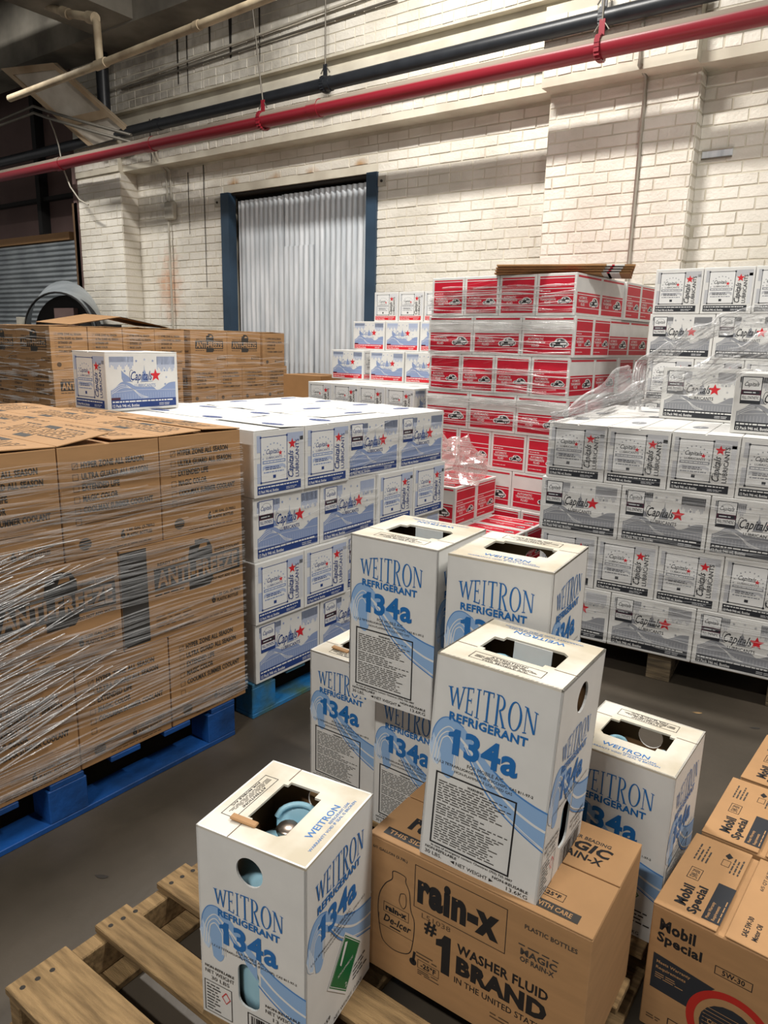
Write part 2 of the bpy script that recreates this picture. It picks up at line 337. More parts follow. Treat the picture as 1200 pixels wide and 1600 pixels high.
# --- transmission fluid cartons
def car(p, u, v, w, L, hh):
    k = hh/.11
    def q(pts): return [(u+w*x, v+hh*y) for x, y in pts]
    body = [(0, .28), (.05, .5), (.25, .62), (.36, .92), (.62, 1.0), (.82, .85), (.92, .6), (1, .45), (.98, .2), (.8, .05), (.2, .0), (.04, .1)]
    p.poly(q(body), 'ink_white', L)
    p.poly(q([(.05, .3), (.1, .48), (.3, .56), (.42, .6), (.8, .62), (.93, .5), (.94, .28), (.7, .2), (.2, .15)]), 'ink_black', L+1)
    p.poly(q([(.38, .62), (.42, .84), (.58, .9), (.74, .8), (.82, .64)]), 'ink_black', L+1); p.poly(q([(.44, .64), (.47, .79), (.57, .83), (.57, .64)]), 'ink_white', L+2)
    p.poly(q([(.55, .50), (.86, .52), (.9, .36), (.58, .30)]), 'ink_white', L+2); p.poly(q([(.14, .40), (.3, .48), (.34, .36), (.18, .3)]), 'ink_white', L+2)
    for cx in (.2, .74): p.ell(u+w*cx, v+hh*.18, w*.09, hh*.17, 'ink_black', L+2, 12); p.ell(u+w*cx, v+hh*.18, w*.045, hh*.085, 'ink_light_gray', L+3, 10)
def atf_text(p, u0, v0, u1, v1):
    h = (v1-v0)/3
    for i, (t, a, b) in enumerate((('AUTOMATIC', .08, .92), ('TRANSMISSION', 0, 1), ('FLUID', .3, .7))):
        p.text(t, u0+(u1-u0)*a, v1-(i+1)*h+h*.18, u0+(u1-u0)*b, v1-i*h-h*.05, 'ink_white', 2, bold=.02)
def atf_narrow():
    p = Print(LW, LH); p.rect(.07, .07, .93, .93, 'ink_fluid_red')
    for v in (.875, .63, .515, .235): p.rect(.07, v, .93, v+.018, 'ink_white', 1)
    p.para(.1, .56, .4, .60, 1, 'ink_white', 1, 3, .4); p.para(.1, .12, .5, .16, 1, 'ink_white', 1, 9, .35)
    atf_text(p, .10, .27, .50, .49); car(p, .54, .28, .36, 2, .17); return p.mesh('fluid_print_narrow')
def atf_wide():
    p = Print(LL, LH); p.rect(.05, .90, .95, .945, 'ink_fluid_red'); p.rect(.05, .07, .95, .56, 'ink_fluid_red'); p.rect(.05, .50, .95, .518, 'ink_white', 1); p.rect(.05, .19, .95, .205, 'ink_white', 1)
    atf_text(p, .10, .23, .46, .47); car(p, .54, .23, .36, 2, .24); return p.mesh('fluid_print_wide')
def atf_top():
    p = Print(LL, LW); p.rect(.06, .08, .94, .46, 'ink_fluid_red'); p.rect(.06, .54, .94, .92, 'ink_fluid_red'); p.rect(0, .495, 1, .505, 'ink_pale_gray')
    for v in (.20, .66): p.text('AUTOMATIC TRANSMISSION', .18, v+.08, .66, v+.13, 'ink_white', 1, bold=.02); p.text('FLUID', .34, v, .48, v+.05, 'ink_white', 1, bold=.02); car(p, .72, v-.02, .16, 2, .13)
    return p.mesh('fluid_print_top')
ATF = (atf_wide(), atf_narrow(), atf_top())
# --- coolant cartons
AL, AW, AH = .485, .325, .3262
def anti_logo(p, u0, v0, u1, v1, ink, back, top=False):
    w, h = u1-u0, v1-v0
    P = lambda x, y: (u0+w*x, v0+h*(y+.0*x))
    p.poly([P(.38, .0), P(.62, .0), P(.66, .1), P(.66, .78), P(.62, .95), P(.54, 1.0), P(.46, 1), P(.46, .9), P(.40, .9), P(.38, .7)], ink, 0)
    p.poly([P(.50, .80), P(.60, .82), P(.60, .90), P(.52, .90)], back, 1)
    p.poly([P(.0, .18), P(1, .18), P(1, .62), P(.0, .62)], ink, 1); 
    p.text('ANTI-FREEZE', u0+w*.03, v0+h*.23, u0+w*.97, v0+h*.57, back, 2, bold=.035)
    p.text('READY TO USE', u0+w*.04, v0+h*.66, u0+w*.35, v0+h*.72, ink, 1, bold=.03); p.text('ENGINE COOLANT', u0+w*.69, v0+h*.66, u0+w, v0+h*.72, ink, 1, bold=.03)
    p.text('DO NOT ADD WATER', u0+w*.66, v0+h*.06, u0+w, v0+h*.12, ink, 1, bold=.03); p.para(u0, v0+h*.06, u0+w*.34, v0+h*.12, 1, ink, 1, 3, .5)
def six(p, u, v, w, ink='ink_dark'):
    k = p.a/p.h
    p.text('6', u, v, u+w*.13, v+w*.24*k, ink, 1, bold=.04); p.text('1.00 GAL (3.785L)', u+w*.18, v+w*.14*k, u+w, v+w*.24*k, ink, 1, bold=.03); p.text('PLASTIC BOTTLES', u+w*.18, v, u+w*.92, v+w*.10*k, ink, 1, bold=.03)
def anti_wide(bar):
    p = Print(AL, AH); anti_logo(p, .24 if bar else .12, .42, .96 if bar else .88, .93, 'ink_dark', 'ink_kraft')
    if bar: p.rect(0, .03, .19, .97, 'ink_dark')
    six(p, .70, .20, .26); p.para(.24, .12, .6, .26, 4, 'ink_brown', 1, 5, .25, .02, .3); p.para(.3, .05, .9, .08, 1, 'ink_brown', 1, 7, .3); return p.mesh('coolant_print_wide')
def anti_narrow():
    p = Print(AW, AH)
    for i, (t, w) in enumerate((('HYPER ZONE ALL SEASON', .62), ('ULTRA GUARD ALL SEASON', .66), ('EXTENDED LIFE', .36), ('MAGIC COLOR', .34), ('COOLMAX SUMMER COOLANT', .70))):
        v = .80-.098*i; p.text(t, .20, v, .20+w, v+.058, 'ink_dark', 1, bold=.035); p.frame(.12, v, .17, v+.052, .0012, 'ink_dark', 1)
    p.frame(.12, .31, .17, .362, .0012, 'ink_dark', 1); p.line([(.12, .80), (.17, .852)], .0015, 'ink_dark', 2); p.rect(.20, .31, .74, .314, 'ink_dark', 1)
    p.ell(.19, .13, .06, .055, 'ink_dark'); 
    for k in range(4): p.rect(.12, .09+.025*k, .26, .094+.025*k, 'ink_kraft', 1)
    six(p, .54, .11, .36); p.para(.3, .03, .9, .06, 1, 'ink_brown', 1, 3, .3); return p.mesh('coolant_print_narrow')
def anti_flap():
    p = Print(AL, AW/2); 
    p.text('ANTI-FREEZE', .12, .30, .88, .72, 'ink_dark', 1, bold=.03); p.text('ANTI-FREEZE', .127, .325, .873, .695, 'ink_kraft', 2, bold=.004)
    p.rect(.40, .72, .56, .86, 'ink_dark'); p.rect(.40, .12, .56, .28, 'ink_dark'); p.para(.14, .78, .36, .84, 1, 'ink_dark', 1, 3, .6); p.para(.62, .78, .86, .84, 1, 'ink_dark', 1, 4, .6); return p.mesh('coolant_print_flap')
ANTI = (anti_wide(False), anti_narrow(), anti_flap())

ANTIBAR = anti_wide(True)

# ------------------------------------------------------------------ room shell
def slab(name, boxes, m, lab=None):
    b = MB()
    for lo, hi in boxes: b.box(lo, hi, m)
    return struct(link(name, b.mesh(name)))
slab('floor', [((-16, -5, -.1), (6, 8, 0))], 'concrete_floor')
slab('ceiling', [((-16, -5, 5.55), (6, 7.2, 5.65))], 'ceiling_dark')
WY, PY, BY = 5.75, 5.63, 5.56          # wall plane, pilaster plane, belt-course plane
DX0, DX1, DZ = -6.36, -4.30, 2.93      # doorway
ZB = 3.27                              # underside of the projecting upper wall
def wall_y(x, z):
    pil = -2.58 < x < -1.49 or x > 1.6; pil1 = -8.72 < x < -7.85
    if z > 3.88: return BY-.03-(.05 if pil else 0)
    if z > ZB: return BY-(.10 if pil else 0)-(.06 if pil1 else 0)
    return PY if pil else (5.52 if pil1 else WY)
wb = MB()
wb.box((-8.72, WY, 0), (DX0, WY+.3, 4.6), 'mortar'); wb.box((DX1, WY, 0), (2.6, WY+.3, 4.6), 'mortar'); wb.box((DX0, WY, DZ), (DX1, WY+.3, 4.6), 'mortar')
wb.box((-2.58, PY, 0), (-1.49, WY, ZB), 'mortar'); wb.box((-8.72, 5.52, 0), (-7.85, WY, ZB), 'mortar')
wb.box((-8.72, BY, ZB), (2.6, WY, 3.80), 'mortar'); wb.box((-2.58, BY-.10, ZB), (-1.49, BY, 3.80), 'mortar'); wb.box((-8.72, BY-.06, ZB), (-7.85, BY, 3.80), 'mortar')
wb.box((-8.72, BY+.04, 3.80), (2.6, WY, 3.88), 'mortar'); wb.box((-8.72, BY-.03, 3.88), (2.6, WY, 5.55), 'mortar'); wb.box((-2.58, BY-.08, 3.88), (-1.49, BY-.03, 5.55), 'mortar')
wall = struct(link('wall_back', wb.mesh('wall_back')))
# bricks
CO, BL = .0812, .2215
bricks = []
R = random.Random(11)
for i in range(int(4.55/CO)):
    z = i*CO+.004; head = i % 7 == 6; ln = BL/2 if head else BL
    x = -8.72+(-(ln/2) if i % 2 else 0); 
    edges = [-8.72, -7.85, DX0, DX1, -2.58, -1.49, 1.6, 2.6]
    while x < 2.6:
        x0, x1 = max(x, -8.72), min(x+ln, 2.6)
        cuts = [x0]+[e for e in edges if x0+.012 < e < x1-.012]+[x1]
        for a, b in zip(cuts, cuts[1:]):
            m = (a+b)/2
            if DX0 < m < DX1 and z+CO > 0 and z < DZ: continue
            zt = z+CO-.007
            if z < ZB < zt or (3.79 < zt < 3.90): continue
            if b-a > .03: bricks.append((a+.0032, b-.0032, z, zt, wall_y(m, (z+zt)/2)))
        x += ln
def brick_geo(b, x0, x1, z0, z1, y, R):
    p = .0045+R.uniform(-.002, .003); j = lambda: R.uniform(-.003, .003); c = .0035
    fr = [(x0+c+j(), y-p, z0+c+j()), (x1-c+j(), y-p, z0+c+j()), (x1-c+j(), y-p, z1-c+j()), (x0+c+j(), y-p, z1-c+j())]
    bk = [(x0, y+.003, z0), (x1, y+.003, z0), (x1, y+.003, z1), (x0, y+.003, z1)]
    b.add(fr+bk, [(0, 1, 2, 3), (4, 5, 1, 0), (5, 6, 2, 1), (6, 7, 3, 2), (7, 4, 0, 3)], 'painted_brick')
def in_view(x, z):
    return -3.7 < x < -.75 and 1.95 < z < 3.25
near = [q for q in bricks if in_view((q[0]+q[1])/2, q[2])]
near.sort(key=lambda q: -((q[0]+q[1])/2)); near = near[:300]; ns = set(near)
rest = MB()
for q in bricks:
    if q in ns: 
        b = MB(); brick_geo(b, *q, R); link('brick', b.mesh('brick'), wall)
    else: brick_geo(rest, *q, R)
o = link('bricks', rest.mesh('bricks'), wall); o['kind'] = 'stuff'
# side faces of the pilasters, in bricks
ret = MB()
for (x, y0, y1) in ((-1.49, PY, WY), (-7.85, 5.52, WY)):
    for i in range(int(ZB/CO)):
        z = i*CO+.004; p = .005
        ret.add([(x+p, y0+.004, z+.004), (x+p, y1-.004, z+.004), (x+p, y1-.004, z+CO-.015), (x+p, y0+.004, z+CO-.015), (x-.003, y0, z), (x-.003, y1, z), (x-.003, y1, z+CO-.011), (x-.003, y0, z+CO-.011)],
                [(0, 1, 2, 3), (4, 5, 1, 0), (5, 6, 2, 1), (6, 7, 3, 2), (7, 4, 0, 3)], 'painted_brick')
o = link('return_bricks', ret.mesh('return_bricks'), wall); o['kind'] = 'stuff'
# black drip stains and cracks on the paint
st = MB()
for x, z0, z1, w in ((-7.30, 3.30, 3.75, .02), (-6.92, 2.55, 3.2, .012), (-6.66, 1.97, 3.25, .014), (-6.60, 3.9, 4.5, .02), (-6.75, 4.0, 4.5, .03), (-5.95, 4.1, 4.5, .05), (-6.25, 4.2, 4.5, .03), (-5.55, 4.0, 4.45, .02)):
    y = wall_y(x, (z0+z1)/2)-.011
    st.add([(x-w*.3, y, z0), (x+w*.2, y, z0), (x+w/2, y, z1), (x-w/2, y, z1)], [(0, 1, 2, 3)], 'stain_black')
link('drip_stain', st.mesh('drip_stain'), wall)

# doorway: corrugated sheets between blue steel jambs
d = MB(); 
def corrugated(b, x0, x1, z0, z1, y, pitch, amp, m, horiz=False, n=6):
    k = max(2, int(((z1-z0) if horiz else (x1-x0))/pitch*n)); vs = []; fs = []
    for i in range(k+1):
        t = i/k; o = amp*math.sin(2*PI*i/n)
        if horiz: zz = z0+(z1-z0)*t; vs += [(x0, y+o, zz), (x1, y+o, zz)]
        else: xx = x0+(x1-x0)*t; vs += [(xx, y+o, z0), (xx, y+o, z1)]
    for i in range(k): fs.append((2*i, 2*i+2, 2*i+3, 2*i+1) if not horiz else (2*i, 2*i+1, 2*i+3, 2*i+2))
    b.add(vs, fs, m, smooth=True)
door = struct(link('door_1', None)); 
for i, (a, c, z0, z1, dy) in enumerate(((DX0+.12, DX0+.80, .02, 2.86, 0), (DX0+.76, DX0+1.22, .02, 2.36, -.006), (DX0+.76, DX0+1.22, 2.33, 2.87, .006), (DX0+1.18, DX1-.10, .02, 2.88, 0))):
    b = MB(); corrugated(b, a, c, z0, z1, WY+.10+dy, .068, .011, 'galvanised'); link('corrugated_sheet', b.mesh('corrugated_sheet'), door)
for x0, x1 in ((DX0-.02, DX0+.10), (DX1-.10, DX1+.02)):
    b = MB(); b.box((x0, WY-.03, 0), (x1, WY-.015, DZ), 'jamb_blue'); b.box((x0 if x0 < -5 else x1-.015, WY-.015, 0), (x0+.015 if x0 < -5 else x1, WY+.12, DZ), 'jamb_blue')
    b.box((x1-.015 if x0 < -5 else x0, WY-.015, 0), (x1 if x0 < -5 else x0+.015, WY+.08, DZ), 'jamb_blue'); link('jamb', b.mesh('jamb'), door)
b = MB(); b.box((DX0, WY+.02, DZ-.02), (DX1, WY+.28, DZ+.02), 'stain_black'); b.box((DX0, WY+.2, 0), (DX1, WY+.24, DZ), 'void_dark'); link('lintel', b.mesh('lintel'), door)
for x in (DX0-.08, DX1+.07):
    b = MB(); b.box((x-.045, WY-.02, 2.80), (x+.045, WY-.006, 2.89), 'conduit', ch=.003); b.lathe([(.012, 0), (.012, .01), (0, .012)], 'stain_black', 8, Matrix.Translation((x, WY-.02, 2.845)) @ Matrix.Rotation(PI/2, 4, 'X')); link('anchor_plate', b.mesh('anchor_plate'), door)

# recess beyond the left pilaster: dark upper wall, timber rail, ribbed siding
slab('wall_left', [((-15, 6.15, 0), (-8.72, 6.3, 5.55)), ((-8.80, 5.5, 0), (-8.72, 6.2, 5.55))], 'purple_wall')
slab('trim_1', [((-10.55, 6.02, 2.6), (-10.45, 6.15, 5.5)), ((-15, 6.06, 3.25), (-8.8, 6.15, 3.30))], 'void_dark')
sd = struct(link('wall_side', None)); b = MB(); corrugated(b, -13, -8.84, .6, 2.66, 5.92, .068, .016, 'galvanised_dull', True); link('ribbed_siding', b.mesh('ribbed_siding'), sd)
b = MB(); b.box((-13, 5.90, 2.67), (-9.6, 5.98, 2.77), 'kraft'); link('timber_rail', b.mesh('timber_rail'), sd)
slab('trim_2', [((-8.84, 5.50, 0), (-8.73, 5.53, 3.0))], 'ink_brown')
slab('trim_3', [((-7.6, 3.0, 4.5), (-6.9, 5.53, 5.55)), ((-14, 5.1, 4.48), (2.6, 5.53, 5.55))], 'beam_concrete')
slab('trim_4', [((-12.5, -3, 4.7), (-12.1, 6.1, 5.55)), ((-9.9, -3, 4.95), (-9.6, 5.1, 5.55)), ((-15, 3.6, 4.75), (-7.6, 3.9, 5.0))], 'ceiling_dark')

# lamps
for (p, e, s) in LAMPS:
    t = tag(link('strip_light', None, None, p), {215: 'long white ceiling strip light farthest from the brick wall', 190: 'long white ceiling strip light over the motor oil cartons', 265: 'long white ceiling strip light over the red carton stack', 230: 'long white ceiling strip light over the dark left recess'}[e], 'light', 'strip lights')
    b = MB(); b.box((-s/2, -.09, 0), (s/2, .09, .06), 'lamp_housing', ch=.01); link('housing', b.mesh('housing'), t)
    b = MB(); b.tube([(-.6, 0, .05), (-.6, 0, .3)], .006, 'steel_rod', 6); link('hanger', b.mesh('hanger'), t)
    b = MB(); b.tube([(.6, 0, .05), (.6, 0, .3)], .006, 'steel_rod', 6); link('hanger', b.mesh('hanger'), t)
    for k in (-.04, .04):
        b = MB(); b.tube([(-s/2+.03, k, -.022), (s/2-.03, k, -.022)], .017, 'tube_glow', 8); link('tube', b.mesh('tube'), t)
    L = bpy.data.lights.new('strip', 'AREA'); L.shape = 'RECTANGLE'; L.size = s; L.size_y = .22; L.energy = e; L.color = (1, .965, .91)
    lo = link('strip_lamp', L, t, (0, 0, -.06))

# ------------------------------------------------------------------ pipes
def pipe(name, label, pts, r, m, n=16, bands=(), group=None):
    b = MB(); b.tube(pts, r, m, n)
    o = tag(link(name, b.mesh(name)), label, 'pipe', group)
    for p0, p1, rr in bands:
        k = MB(); k.tube([p0, p1], rr, m, n); link('coupling', k.mesh('coupling'), o)
    return o
rp = [(-14, 5.2, 3.372), (3, 5.2, 3.352)]
red = pipe('sprinkler_pipe', 'long glossy red sprinkler pipe with dusty top running along the brick wall', rp, .066, 'red_pipe', 24,
     [((x, 5.2, 3.362), (x+.11, 5.2, 3.362), .073) for x in (-8.6, -6.9, -4.62, .3)])
pipe('black_pipe', 'black pipe running between the red pipe and the brick wall', [(-14, 5.39, 3.60), (3, 5.39, 3.62)], .055, 'black_pipe', 20, [((x, 5.39, 3.61), (x+.1, 5.39, 3.61), .061) for x in (-4.65, -7.0)])
for (x, y, zt, zb, lean) in ((-5.2, 5.2, 4.48, 3.43, -.14), (-2.05, 5.2, 4.48, 3.43, 0), (-4.62, 5.39, 4.48, 3.672, 0), (-2.12, 5.39, 4.48, 3.672, 0)):
    w = {-5.2: 'leaning hanger rod with red strap on the red pipe', -2.05: 'upright hanger rod with red strap on the red pipe', -4.62: 'upright hanger rod clamped to the black pipe above the door', -2.12: 'upright hanger rod clamped to the black pipe by the pilaster'}[x]
    t = tag(link('pipe_hanger', None, None, (x, y, zb)), w, 'hanger')
    b = MB(); b.tube([(lean, 0, zt-zb), (0, 0, .09)], .007, 'steel_rod', 6); link('rod', b.mesh('rod'), t)
    isr = y < 5.3; rr = .074 if isr else .062; b = MB(); mm = 'red_pipe' if isr else 'black_pipe'
    pts = [(rr*1.02*math.cos(a), rr*1.02*math.sin(a)) for a in [PI*(.5+2*k/18) for k in range(19)]]
    for (p, q) in zip(pts, pts[1:]): b.box((-.018, min(p[0], q[0])-.002, min(p[1], q[1])-rr-.002), (.018, max(p[0], q[0])+.002, max(p[1], q[1])-rr+.002), mm)
    b.box((-.02, -.006, -.005), (.02, .006, .10), mm); link('strap', b.mesh('strap'), t)
    b = MB(); b.tube([(-.05, 0, .03), (0, 0, .10), (.05, 0, .03)], .006, 'steel_rod', 6); link('yoke', b.mesh('yoke'), t)
pipe('beige_pipe', 'beige painted pipe slanting across the dark ceiling recess', [at(15, 154, 1, 4.5), at(158, 100, 1, 4.5), at(430, -8, 1, 4.5)], .034, 'beige_pipe', 14,
     [(at(150, 103, 1, 4.5), at(166, 97, 1, 4.5), .043), (at(305, 42, 1, 4.5), at(312, 39, 1, 4.5), .041)])
pipe('branch_pipe', 'beige branch pipe with elbow dropping to the beige pipe', [at(30, -6, 1, 4.5), at(105, 21, 1, 4.5), at(142, 27, 1, 4.5), at(151, 36, 1, 4.5), at(156, 98, 1, 4.5)], .036, 'beige_pipe', 14, [(at(98, 18, 1, 4.5), at(108, 22, 1, 4.5), .048), (at(138, 27, 1, 4.5), at(149, 29, 1, 4.5), .052)])
pipe('thin_conduit', 'thin pale conduit high on the brick wall, upper of two', [at(150, 148, 1, 5.49), at(553, 0, 1, 5.49), at(600, -18, 1, 5.49)], .013, 'conduit', 8)
pipe('thin_conduit', 'thin dark conduit high on the brick wall, lower of two', [at(190, 140, 1, 5.50), at(620, -2, 1, 5.50)], .011, 'steel_rod', 8)
pipe('black_stack_pipe', 'black vertical pipe behind the hanging plywood hatch', [(-7.93, 5.42, 3.68), (-7.93, 5.42, 5.4)], .07, 'black_pipe', 14)
pipe('wall_conduit', 'pale vertical conduit on the brick pilaster', [(-1.86, PY-.02, .2), (-1.86, PY-.02, ZB-.01), (-1.86, BY-.12, ZB+.02), (-1.86, BY-.12, 3.55)], .013, 'conduit', 8)
pts = [at(52, 166, 1, 5.1), at(75, 174, 1, 5.1), at(150, 196, 1, 5.15), at(205, 211, 1, 5.2)]
pipe('bent_conduit', 'bent conduit pair crossing the plywood hatch, upper of two', [at(0, 188, 1, 5.0)]+pts, .016, 'steel_rod', 8)
pipe('bent_conduit', 'bent conduit pair crossing the plywood hatch, lower of two', [at(0, 196, 1, 5.0)]+[p+Vector((0, 0, -.07)) for p in pts], .016, 'steel_rod', 8)
pipe('hanging_cable', 'thin white cable dangling beside the plywood hatch', [at(x, y, 1, 5.3) for x, y in ((75, 180), (85, 205), (92, 228), (98, 262), (110, 292), (124, 312), (138, 320))], .009, 'conduit', 6)
jb = tag(link('junction_box', None, None, (-7.20, WY-.01, 2.72)), 'grey junction box with conduits on the brick wall beside the door', 'junction box')
b = MB(); b.box((-.075, -.07, 0), (.075, 0, .19), 'conduit', ch=.012); link('cover', b.mesh('cover'), jb)
b = MB(); b.tube([(-.05, -.03, .19), (-.06, -.03, .52), (-.055, -.18, .60), (-.06, -.22, .72)], .013, 'conduit', 8); link('conduit', b.mesh('conduit'), jb)
b = MB(); b.tube([(.02, -.03, .19), (.01, -.03, .52), (.005, -.18, .60), (.0, -.22, .72)], .013, 'conduit', 8); link('conduit', b.mesh('conduit'), jb)
b = MB(); b.tube([(-.05, -.03, 0), (-.05, -.03, -1.9)], .012, 'conduit', 8); link('conduit', b.mesh('conduit'), jb)
b = MB(); b.box((0, -.012, 0), (.2, 0, .055), 'galvanised', ch=.004); b.tube([(0, -.015, .055), (.2, -.015, .055)], .006, 'conduit', 6); b.tube([(0, -.015, 0), (.2, -.015, 0)], .006, 'steel_rod', 6)
tag(link('wall_bracket', b.mesh('wall_bracket'), None, (-1.46, WY-.007, 2.71)), 'small metal strut bracket on the brick wall beside the pilaster', 'bracket')
# hanging plywood hatch
h4 = [at(3, 107, 1, 4.95), at(85, 98, 1, 5.05), at(208, 208, 1, 5.38), at(140, 228, 1, 5.30)]
ht = tag(link('ceiling_hatch', None), 'plywood hatch panel with timber frame hanging from the ceiling', 'hatch')
nrm = (h4[1]-h4[0]).cross(h4[3]-h4[0]).normalized()
def quadslab(p, th, m):
    b = MB(); q = [Vector(v) for v in p]; vs = [v for v in q]+[v+nrm*th for v in q]
    b.add(vs, [(0, 1, 2, 3), (7, 6, 5, 4), (0, 4, 5, 1), (1, 5, 6, 2), (2, 6, 7, 3), (3, 7, 4, 0)], m); return recalc(b.mesh('panel'))
link('panel', quadslab(h4, .015, 'plywood_white'), ht)
def bil(u, v): return (h4[0]*(1-u)+h4[1]*u)*(1-v)+(h4[3]*(1-u)+h4[2]*u)*v
for (u0, v0, u1, v1) in ((0, 0, .09, 1), (.91, 0, 1, 1), (.09, 0, .91, .09), (.09, .66, .91, .76)):
    for sgn in (-1,): link('rail', quadslab([bil(u0, v0)-nrm*.02, bil(u1, v0)-nrm*.02, bil(u1, v1)-nrm*.02, bil(u0, v1)-nrm*.02], .055, 'plywood'), ht)
# arched sheet-metal cover
c0 = at(90, 512, 1, 4.75); ar = tag(link('metal_arch', None, None, (c0.x, 4.75, c0.z)), 'curved grey sheet metal arch behind the brown cartons', 'metal arch')
b = MB(); vs = []; fs = []; n = 20; rx, rz = .72, .45
for i in range(n+1):
    a = PI*i/n
    vs += [(rx*math.cos(a), 0, rz*math.sin(a)-.06), (rx*1.15*math.cos(a)-.75, .55, rz*1.4*math.sin(a)-.05)]
for i in range(n): fs.append((2*i, 2*i+1, 2*i+3, 2*i+2))
b.add(vs, fs, 'galvanised_dull', smooth=True); link('curved_sheet', b.mesh('curved_sheet'), ar)
b = MB(); b.tube([(rx*math.cos(PI*i/n), 0, rz*math.sin(PI*i/n)-.06) for i in range(n+1)], .012, 'void_dark', 6); link('rolled_edge', b.mesh('rolled_edge'), ar)
b = MB(); b.add([(rx*.97*math.cos(PI*i/n), .12, rz*.97*math.sin(PI*i/n)-.07) for i in range(n+1)], [tuple(range(n+1))], 'void_dark'); link('shade_sheet', b.mesh('shade_sheet'), ar)  # dark sheet standing in for the shade inside the arch opening
b = MB(); b.box((-.62, .14, -1.4), (.5, .5, .05), 'void_dark'); b.box((-.15, .06, -1.4), (.25, .115, .22), 'purple_wall'); link('cabinet', b.mesh('cabinet'), ar)
b = MB(); b.box((-.86, -.02, -1.4), (-.80, .06, .12), 'conduit'); link('post', b.mesh('post'), ar)

# ------------------------------------------------------------------ pallets
def pallet(label, x, y, lx, ly, H=.118, yaw=0, wood='pallet_wood', slats=None, along='x', blocks=True):
    """x, y = front-left corner; deck boards run along local x"""
    t = tag(link('pallet', None, None, (x, y, 0), (0, 0, yaw)), label, 'pallet')
    th = .018
    if slats is None:
        n = 7; wd = .105; slats = [(i*(ly-wd)/(n-1), i*(ly-wd)/(n-1)+wd) for i in range(n)]
    for a, c in slats:
        b = MB(); b.box((0, a, H-th), (lx, c, H), wood, ch=.002); link('deck_board', b.mesh('deck_board'), t)
    y0, y1 = slats[0][0], slats[-1][1]
    for sx in (.0, lx/2-.05, lx-.10):
        if blocks:
            for sy in (y0, (y0+y1)/2-.06, y1-.12):
                b = MB(); b.box((sx, sy, th), (sx+.10, sy+.12, H-th), wood, ch=.003); link('block', b.mesh('block'), t)
        else:
            b = MB(); b.box((sx+.004, y0+.004, th), (sx+.045, y1-.004, H-th), wood, ch=.003); link('stringer', b.mesh('stringer'), t)
        b = MB(); b.box((sx, y0, 0), (sx+.10, y1, th), wood, ch=.002); link('bottom_board', b.mesh('bottom_board'), t)
    return t
PZ = .118
MP = pallet('worn bare wood pallet under the refrigerant boxes, empty slats showing', -1.33, .552, 1.03, 1.25, .109, 0, 'pallet_wood', [(0, .135), (.205, .290), (.374, .464), (.545, .635), (.72, .81), (.89, .98), (1.08, 1.215)], blocks=False)
for ch in [c for c in MP.children if c.name.startswith('deck_board')][:3]:
    for q in range(3):
        k = MB(); k.lathe([(.006, 0), (.004, .0012), (0, .0014)], 'stain_black', 8); link('nail', k.mesh('nail'), ch, (.03+.004*q, [c for c in ch.data.vertices][0].co.y+.02+.03*q, .109))

# ------------------------------------------------------------------ cartons on pallets
def body(a, b, h, m, ch=.0025):
    k = MB(); k.box((-a/2, -b/2, 0), (a/2, b/2, h), m, ch=ch); return k.mesh('carton')
G = .0016
ME = {'lub': body(LL-G*2, LW-G*2, LH-.001, 'white_board'), 'atf': body(LL-G*2, LW-G*2, LH-.001, 'white_board'), 'anti': body(AL-G*2, AW-G*2, AH-.001, 'kraft')}
_k = MB(); _k.box((-LL/2+G, 0, 0), (LL/2-G, LW/2-G-.003, .0026), 'white_board', ch=.0008); FLAPM = _k.mesh('flap')
RJ = random.Random(5)
ORD = ['bottom', 'second', 'third', 'fourth', 'fifth', 'sixth', 'seventh', 'eighth']
def carton(kind, sty, cx, cy, z, yaw, wide, exposed, label, group, top=False, name=None, lift=False):
    """wide: long printed side looks along local -y; exposed: sides of the stack ('front','right','left') this carton shows"""
    a, b, h, me, pr = {'lub': (LL, LW, LH, ME['lub'], LUB.get(sty)), 'atf': (LL, LW, LH, ME['atf'], ATF), 'anti': (AL, AW, AH, ME['anti'], (ANTIBAR,)+ANTI[1:] if sty == 'bar' else ANTI)}[kind]
    o = link(name or {'lub': 'lubricant_carton', 'atf': 'fluid_carton', 'anti': 'coolant_carton'}[kind], me, None, (cx, cy, z), (0, 0, yaw+(0 if wide else PI/2)+RJ.uniform(-.004, .004)))
    tag(o, label, 'box', group)
    A, B = a-2*G, b-2*G
    for e in exposed:
        side = e if wide else {'front': 'left', 'right': 'front', 'left': 'back'}[e]
        face(o, pr[0] if side in ('front', 'back') else pr[1], A, B, h-.001, side)
    if top == 'flaps':
        for sg in (1, -1):
            f = link('flap', FLAPM, o, (0, -sg*B/2, h-.0008), (RJ.uniform(.004, .05) if lift else .0, 0, 0 if sg > 0 else PI))
            if sg < 0: link('print', LUBFLAP[sty], f, (-A/2, 0, .0028), (-PI/2, 0, 0))
    elif top and kind != 'anti': face(o, pr[2], A, B, h-.001, 'top')
    return o
